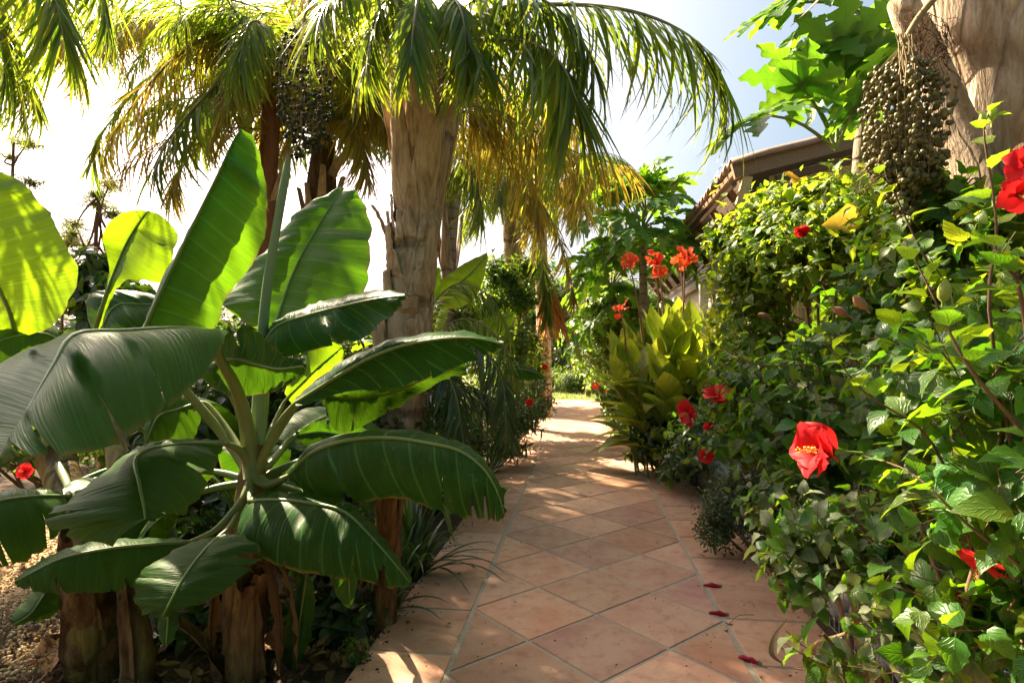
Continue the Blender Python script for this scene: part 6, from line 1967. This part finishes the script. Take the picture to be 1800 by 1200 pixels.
# shade plants behind the bananas
DG_ = 'dark shrubs behind the bananas'
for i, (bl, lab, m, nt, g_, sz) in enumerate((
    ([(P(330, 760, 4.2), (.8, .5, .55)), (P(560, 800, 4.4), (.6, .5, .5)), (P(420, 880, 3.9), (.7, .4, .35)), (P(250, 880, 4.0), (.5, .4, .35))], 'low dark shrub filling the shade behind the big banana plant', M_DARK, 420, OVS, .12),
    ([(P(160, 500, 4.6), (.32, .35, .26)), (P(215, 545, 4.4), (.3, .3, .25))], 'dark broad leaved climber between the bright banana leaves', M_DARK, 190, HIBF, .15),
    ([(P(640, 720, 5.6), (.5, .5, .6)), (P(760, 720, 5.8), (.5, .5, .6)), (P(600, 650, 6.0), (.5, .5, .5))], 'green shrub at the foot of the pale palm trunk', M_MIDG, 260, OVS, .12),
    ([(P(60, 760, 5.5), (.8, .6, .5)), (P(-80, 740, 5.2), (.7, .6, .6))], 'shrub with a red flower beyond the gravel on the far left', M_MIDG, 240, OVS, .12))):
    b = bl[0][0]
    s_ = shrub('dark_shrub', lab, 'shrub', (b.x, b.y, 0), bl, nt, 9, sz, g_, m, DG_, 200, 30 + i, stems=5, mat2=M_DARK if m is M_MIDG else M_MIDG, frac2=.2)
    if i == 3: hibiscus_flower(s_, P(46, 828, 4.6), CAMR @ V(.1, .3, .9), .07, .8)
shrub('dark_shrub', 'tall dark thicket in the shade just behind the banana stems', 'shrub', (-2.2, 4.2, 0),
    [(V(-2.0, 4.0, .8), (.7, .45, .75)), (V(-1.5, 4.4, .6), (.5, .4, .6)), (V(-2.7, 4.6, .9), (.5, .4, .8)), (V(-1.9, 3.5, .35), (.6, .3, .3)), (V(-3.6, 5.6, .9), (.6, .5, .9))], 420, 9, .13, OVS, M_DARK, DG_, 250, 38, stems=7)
shrub('dark_shrub', 'dark shrub beyond the gravel at the left frame edge', 'shrub', (-4.6, 6.4, 0),
    [(V(-4.6, 6.4, .9), (.8, .6, .9)), (V(-5.6, 6.6, .9), (.8, .6, .9))], 260, 9, .14, OVS, M_MIDG, DG_, 150, 39, stems=5, mat2=M_DARK, frac2=.4)
shrub('dark_shrub', 'low dark leaves between the banana stems and the tiles', 'shrub', (-1.35, 2.9, 0),
    [(P(570, 1090, 2.65), (.28, .2, .16)), (P(340, 1120, 2.6), (.22, .18, .12)), (P(600, 960, 3.0), (.3, .25, .25)), (P(330, 960, 2.9), (.3, .25, .2))], 170, 8, .11, HIBF, M_DARK, DG_, 250, 44, stems=4)
# distant thin trees and hedges left
def tree(name, label, trunk, rad, blobs, n, per, size, mat, geos, seed, group=None, bark=M_TWIG, out=.8, nind=150):
    r = random.Random(seed)
    e = shrub(name, label, 'tree', (trunk[0].x, trunk[0].y, 0), blobs, n, per, size, geos, mat, group, nind, seed, stems=0, twl=.5, cane=.012, out=out)
    g = Geo(); g.tube(crv(trunk, 12), [rad * (1 - .05 * i) for i in range(12)], 8); t = g.build('trunk', bark, e)
    for c, rr in blobs:
        k = r.uniform(.45, .95)
        p = crv(trunk, 12)[int(k * 11)]
        lg = Geo(); lg.tube(crv([p, p.lerp(c, .5) + rvec(r) * .1, c], 8), [rad * .5 * (1 - .09 * i) for i in range(8)], 5); lg.build('limb', bark, t)
    return e
TG = 'trees beyond the garden'
rq = random.Random(77)
for sd_, (x, top, lab) in enumerate(((170, 320, 'thin feathery tree standing against the white sky at left'), (20, 250, 'sparse feathery tree at the left frame edge under the hanging fronds'))):
    q = P(x, 640, 9.5)
    bl = []
    for k in range(15):
        y_ = lerp(top, 560, k / 14)
        bl.append((P(x + rq.uniform(-75, 75) * (.5 + .5 * k / 14), y_, 9.5 + rq.uniform(-.4, .4)), (rq.uniform(.22, .50), rq.uniform(.25, .45), rq.uniform(.14, .34))))
    tree('feathery_tree', lab, [V(q.x, q.y, -.05), P(x - 3, 480, 9.5), P(x + 4, top, 9.5)], .045, bl, 420, 13, .075, M_FINE, LAN, 51 + sd_, TG)
for i, (x, y, d, rx_, rz, m, lab) in enumerate((
    (330, 640, 13, 2.0, 1.4, M_MIDG, 'broad green garden tree far behind the banana leaves at left'),
    (640, 640, 14, 1.6, 1.5, M_MIDG, 'green garden tree seen between banana leaf and pale trunk'),
    (30, 640, 14, 2.2, 1.5, M_DARK, 'dark garden tree far beyond the gravel'),
    (960, 620, 24, 1.5, 2.0, M_DARK, 'dark tree at the end of the lawn left of the far palms'),
    (900, 560, 15, 1.7, 1.7, M_DARK, 'dark tree behind the weeping palm closing the view'),
    (800, 590, 16, 1.5, 1.5, M_MIDG, 'green tree seen between the pale and the grey palm trunk'),
    (1105, 610, 17, 1.6, 2.0, M_MIDG, 'bright green tree on the right where the path ends'),
    (1180, 600, 18, 2.0, 2.4, M_DARK, 'dark tree behind the house end'))):
    c = P(x, y, d)
    tree('garden_tree', lab, [V(c.x, c.y, -.05), V(c.x + .1, c.y, c.z * .5), c], .14,
        [(c, (rx_, rx_, rz)), (c + V(rx_ * .5, 0, .4), (rx_ * .6, rx_ * .6, rz * .7)), (c + V(-rx_ * .5, .3, .2), (rx_ * .6, rx_ * .6, rz * .7))], 420, 10, .2, m, OVS, 60 + i, TG)

# right middle: masses beside the canna
shrub('bushy_shrub', 'tall leafy shrub lit yellow green left of the canna', 'shrub', (P(1085, 690, 11).x, P(1085, 690, 11).y, 0),
    [(P(1090, 560, 10.6), (.7, .7, .55)), (P(1075, 620, 11.0), (.6, .7, .6)), (P(1110, 640, 10.0), (.6, .6, .6)), (P(1100, 690, 9.0), (.45, .5, .4))], 420, 9, .14, OVS, M_MIDG, None, 300, 71, stems=5, mat2=M_DARK, frac2=.25)
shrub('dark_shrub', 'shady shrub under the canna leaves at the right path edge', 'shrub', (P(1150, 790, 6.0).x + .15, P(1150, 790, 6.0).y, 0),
    [(P(1160, 770, 6.1), (.4, .4, .26)), (P(1112, 755, 7.4), (.3, .6, .22)), (P(1130, 790, 6.4), (.25, .4, .16)), (P(1085, 720, 10.0), (.3, 1.2, .25)), (P(1180, 815, 5.4), (.22, .4, .18)), (P(1210, 800, 5.2), (.3, .4, .2)), (P(1230, 760, 4.6), (.3, .4, .3))], 480, 9, .09, OVS, M_DARK, None, 300, 72, stems=3, mat2=M_MIDG, frac2=.2)

# unseen trees added behind the viewer to keep sky light off leaf fronts
for i, (x, y, h, rr, lab) in enumerate(((-2.6, -3.2, 2.6, 1.7, 'broad garden tree standing behind the viewer on the banana side'), (3.2, -3.0, 2.6, 1.7, 'broad garden tree standing behind the viewer on the hibiscus side'), (.4, -7.5, 3.2, 2.4, 'large garden tree closing the path behind the viewer'))):
    c = V(x, y, h)
    tree('garden_tree', lab, [V(x, y, -.05), V(x + .1, y, h * .5), c], .14, [(c, (rr, rr, rr)), (c + V(.6, .2, .9), (rr * .7, rr * .7, rr * .6)), (c + V(-.5, 0, -1.0), (rr, rr, rr * .6))], 420, 10, .24, M_MIDG, OVS, 160 + i, TG, nind=0)
# ------------------------------------------------------------------ far end of the garden
q = G(1010, 692)
shrub('round_bush', 'soft round grey green bush on the lawn at the end of the path', 'bush', (q.x, q.y + .6, 0),
    [(V(q.x, q.y + .6, .45), (.75, .6, .42)), (V(q.x + .45, q.y + .5, .35), (.5, .45, .3))], 420, 10, .14, LAN, M_GRASS, None, 200, 81, stems=2, out=.6)
shrub('flowering_bush', 'yellow green bush with red flower behind the round bush', 'bush', (P(1040, 690, 21).x, P(1040, 690, 21).y, 0),
    [(P(1040, 660, 21), (.8, .7, .5)), (P(985, 662, 22), (.7, .7, .4)), (P(1070, 660, 20), (.7, .7, .6))], 330, 9, .18, OVS, M_HIBL, None, 200, 82, stems=3)
fl = empty('flowering_tree', (P(1030, 690, 23).x, P(1030, 690, 23).y, 0), 'bare branched tree with a red bloom before the blue sea', 'tree', TG)
g = Geo()
g.tube(crv([V(P(1025, 690, 23).x, P(1025, 690, 23).y, -.05), P(1022, 640, 23), P(1012, 590, 23)], 10), [.16 - .008 * i for i in range(10)], 8)
tk = g.build('trunk', M_TRUNK, fl)
rq = random.Random(4)
for k in range(16):
    a = P(1020, 625 - k * 2, 23)
    e_ = P(1015 + rq.uniform(-45, 50), 590 + rq.uniform(-60, 20), 23 + rq.uniform(-.8, .8))
    lg = Geo(); lg.tube(crv([a, a.lerp(e_, .5) + rvec(rq) * .2, e_], 7), [.05 - .005 * i for i in range(7)], 5); lg.build('limb', M_TRUNK, tk)
hibiscus_flower(fl, P(1012, 636, 22.5), CAMR @ V(0, .2, 1), .32, .8)
hibiscus_flower(fl, P(1018, 628, 22.6), CAMR @ V(.3, .2, 1), .22, .8)
# far palms
def far_palm(x, y, d, h_px, label, seed, mat, L=1.6):
    b = P(x, y, d); c = P(x, h_px, d)
    e = empty('palm_tree', (b.x, b.y, 0), label, 'palm tree', 'palm trees')
    palm_trunk(e, [V(b.x, b.y, -.05), b.lerp(c, .5), c], [.24, .2, .2], M_TRUNK, 10, 16, .05, seed)
    r = random.Random(seed)
    for k in range(22):
        auto_frond(e, c, k * 2.4, math.radians(lerp(80, -35, k / 21)), L * r.uniform(.8, 1.1), 1.1, n=26, ll=.5, lw=.05, hang=.5, seed=seed * 30 + k, plume=.5, mat=mat, far=True, rr=.03)
    return e
far_palm(986, 680, 24, 560, 'far palm with straw coloured skirt in the gap above the round bush', 3, M_PALMY, 1.7)
far_palm(1062, 690, 20, 520, 'far palm with pale green fronds at the end of the path', 4, M_PALMF, 1.9)
far_palm(955, 690, 30, 590, 'short far palm behind the lawn on the left', 5, M_PALMF, 2.0)
tree('clipped_tree', 'small round clipped tree standing before the sea', [V(P(968, 660, 32).x, P(968, 660, 32).y, -.05), P(968, 625, 32)], .12, [(P(968, 618, 32), (.55, .55, .45))], 120, 10, .16, M_DARK, OVS, 95, TG)
tree('clipped_tree', 'round topped tree right of the far palm trunk before the sea', [V(P(993, 660, 30).x, P(993, 660, 30).y, -.05), P(991, 625, 30)], .12, [(P(993, 622, 30), (.35, .4, .4))], 110, 10, .16, M_DARK, OVS, 96, TG)
# split log seat and red flowers by the path's end
lq = G(1050, 697)
lg_ = empty('log_seat', (lq.x, lq.y, 0), 'rustic split log seat standing at the far right end of the path', 'seat')
for dx, h, rr in ((-.32, .38, .10), (.02, .62, .09), (.28, .36, .11)):
    g = Geo(); g.tube([(lq.x + dx, lq.y, -.02), (lq.x + dx, lq.y, h * .5), (lq.x + dx + .01, lq.y, h)], [rr, rr * .9, rr * .95], 9, wob=lambda i, k: 1 + .1 * math.sin(k * 2 + i)); g.build('leg', M_CANE, lg_)
g = Geo(); g.box((lq.x, lq.y + .05, .41), (.95, .3, .06)); g.build('seat', M_WOODB, lg_, smooth=False)
pt = G(1073, 704)
s_ = shrub('flowering_shrub', 'small shrub with red flowers beside the log seat', 'shrub', (pt.x + .1, pt.y, 0), [(V(pt.x + .15, pt.y, .35), (.35, .35, .3))], 90, 8, .1, OVS, M_DARK, None, 100, 97, stems=3)
for (x, y, d) in ((1065, 693, 16.6), (1043, 672, 17.2), (1047, 678, 17)): hibiscus_flower(s_, P(x, y, d), CAMR @ V(-.2, .2, 1), .11, .8)

# ------------------------------------------------------------------ things lying about
def fallen(px, py, label, L, az, seed):
    p = G(px, py, .02)
    g = Geo()
    n = 9
    rows = []
    for i in range(n + 1):
        t = i / n
        r_ = L * (.045 + .10 * math.sin(PI * min(1, t * .9 + .08)) * (1 + .2 * math.sin(t * 14 + seed)))
        c = V(p.x + math.cos(az) * L * (t - .5), p.y + math.sin(az) * L * (t - .5), .012 + r_ * .8)
        rows.append([c + V(-math.sin(az) * math.cos(a), math.cos(az) * math.cos(a), math.sin(a) * .8) * r_ * (1 + .28 * math.sin(a * 3 + t * 5 + seed)) for a in [2 * PI * k / 9 for k in range(9)]])
    g.grid(rows, closed=True)
    e = empty('fallen_flower', (p.x, p.y, 0.012), label, 'fallen flower', 'fallen hibiscus flowers on the tiles')
    g.build('petals', M_REDF, e)
    k = Geo(); b = rows[0][0]
    c0 = V(p.x - math.cos(az) * L * .62, p.y - math.sin(az) * L * .62, .022)
    k.tube([c0, V(p.x - math.cos(az) * L * .45, p.y - math.sin(az) * L * .45, .022)], [L * .05, L * .085], 6)
    k.build('calyx', M_CALYX, e)
    return e
fallen(1251, 1028, 'fallen furled red flower lying highest up the path near the pale hibiscus', .088, 2.95, 1)
fallen(1262, 1077, 'fallen furled red flower on the middle tile above the little dry twig', .085, 2.9, 2)
fallen(1316, 1158, 'fallen furled red flower nearest the bottom of the path', .085, 2.55, 3)
tw_ = G(1282, 1097, .016)
g = Geo(); g.tube(crv([V(tw_.x, tw_.y, .018), V(tw_.x + .06, tw_.y + .07, .03), V(tw_.x + .14, tw_.y + .11, .02)], 8), .0014, 4)
for k in range(5): g.tube([V(tw_.x, tw_.y, .018), V(tw_.x, tw_.y, .02) + V(math.cos(k * 1.3), math.sin(k * 1.3), 0) * .018], .002, 3)
tag(g.build('dry_twig', M_TWIG), 'thin dry flower stalk lying on the tiles beside the fallen flower', 'twig')
# curled dry strap leaf at the right edge
cp = [G(1384, 1092, .10), G(1362, 1120, .07), G(1358, 1150, .03), G(1378, 1168, .02)]
c_ = crv([P(1383, 1088, 2.45), P(1362, 1118, 2.38), P(1357, 1150, 2.34), P(1380, 1168, 2.36)], 14)
g = Geo(); g.grid([[q + V(-.011, 0, 0) * math.sin(PI * (i + 1) / 15), q + V(0, .004, 0), q + V(.011, 0, .004) * math.sin(PI * (i + 1) / 15)] for i, q in enumerate(c_)])
o = g.build('dry_strap_leaf', M_LITTER); o.data.materials[0] = M_STRAND; tag(o, 'curled pale dry leaf hanging onto the tiles from the hibiscus', 'dry leaf')
# litter on the bed
LT = [leaf_geo(ovate, .5, 4, .5, d, 0, .5) for d in (.5, -.4, .9)]
pl = []
while len(pl) < 900:
    p = G(R.uniform(-200, 700), R.uniform(880, 1330))
    if p.x > PL - .03: continue
    if p.x < -1.7 and R.random() < .6: continue
    s = R.uniform(.02, .09)
    pl.append((R.randrange(3), frame(V(R.uniform(-1, 1), R.uniform(-1, 1), R.uniform(-.2, .3)), UP + rvec() * .6, (p.x, p.y, .012 + .03 * R.random()), s)))
tag(scatter('fallen_leaves', LT, pl, M_LITTER), kind='stuff')
for i, (x, y, L, W, az, lab) in enumerate(((180, 1130, .30, .16, 1.2, 'crumpled dry banana leaf at the foot of the ochre stem'), (375, 1150, .24, .10, 2.6, 'reddish dry leaf scrap left of the big banana stem'), (440, 1165, .3, .12, 1.8, 'torn brown sheath lying against the big banana stem'), (100, 1170, .3, .14, .6, 'brown dry leaf lying where gravel meets the soil'))):
    p = G(x, y)
    g = Geo(); rows = []
    for a in range(10):
        t = a / 9
        rows.append([V(p.x, p.y, .03) + Matrix.Rotation(az, 3, 'Z') @ V((s / 4) * W * .5 * math.sin(PI * min(1, t * .9 + .1)), (t - .5) * L, .05 * mnoise.noise(V(s * .8, t * 5, i * 4.)) + .03 * abs(s) / 4 + .04 * math.sin(t * 3)) for s in range(-4, 5)])
    g.grid(rows)
    tag(g.build('dry_banana_leaf', M_SHEATH), lab, 'dry leaf')
# crumbs on the tiles
cr_ = []
for k in range(150):
    p = G(R.uniform(620, 1420), R.uniform(720, 1200))
    if not (PL < p.x < PR): continue
    cr_.append((R.randrange(3), Matrix.Translation((p.x, p.y, .016)) @ Matrix.Scale(R.uniform(.004, .011), 4)))
tag(scatter('dirt_crumbs', PEB, cr_, M_LITTER), kind='stuff')
# lawn blades at the path's end
pl = []
BL = [leaf_geo(strapf, .10, 3, .2, .3)]
for k in range(9000):
    y = PY1 + .15 + 9 * R.random() ** 1.6
    x = R.uniform(-4.5, 5)
    if x > PX1 and y < PY1 + .1: continue
    pl.append((0, frame(UP + rvec() * .6, rvec(), (x, y, 0), R.uniform(.05, .12))))
tag(scatter('grass', BL, pl, M_GRASS), kind='stuff')

# a few dry leaves and petals blown onto the tiles
pl = []
for k in range(60):
    y = R.uniform(1.4, 12)
    x = PL + .04 + abs(R.gauss(0, .22)) if R.random() < .55 else PR - .10 - abs(R.gauss(0, .25))
    pl.append((R.randrange(3), frame(V(R.uniform(-1, 1), R.uniform(-1, 1), .1), UP + rvec() * .4, (x, y, .02), R.uniform(.015, .045))))
tag(scatter('blown_leaves', LT, pl, M_LITTER), kind='stuff')

cr_ = []
for k in range(700):
    x = PL - .01 + abs(R.gauss(0, .05)) if k % 2 else PR - abs(R.gauss(0, .06))
    cr_.append((R.randrange(3), Matrix.Translation((x, R.uniform(1.2, 9), .014)) @ Matrix.Scale(R.uniform(.004, .016), 4)))
tag(scatter('soil_crumbs', PEB, cr_, M_SOIL), kind='stuff')
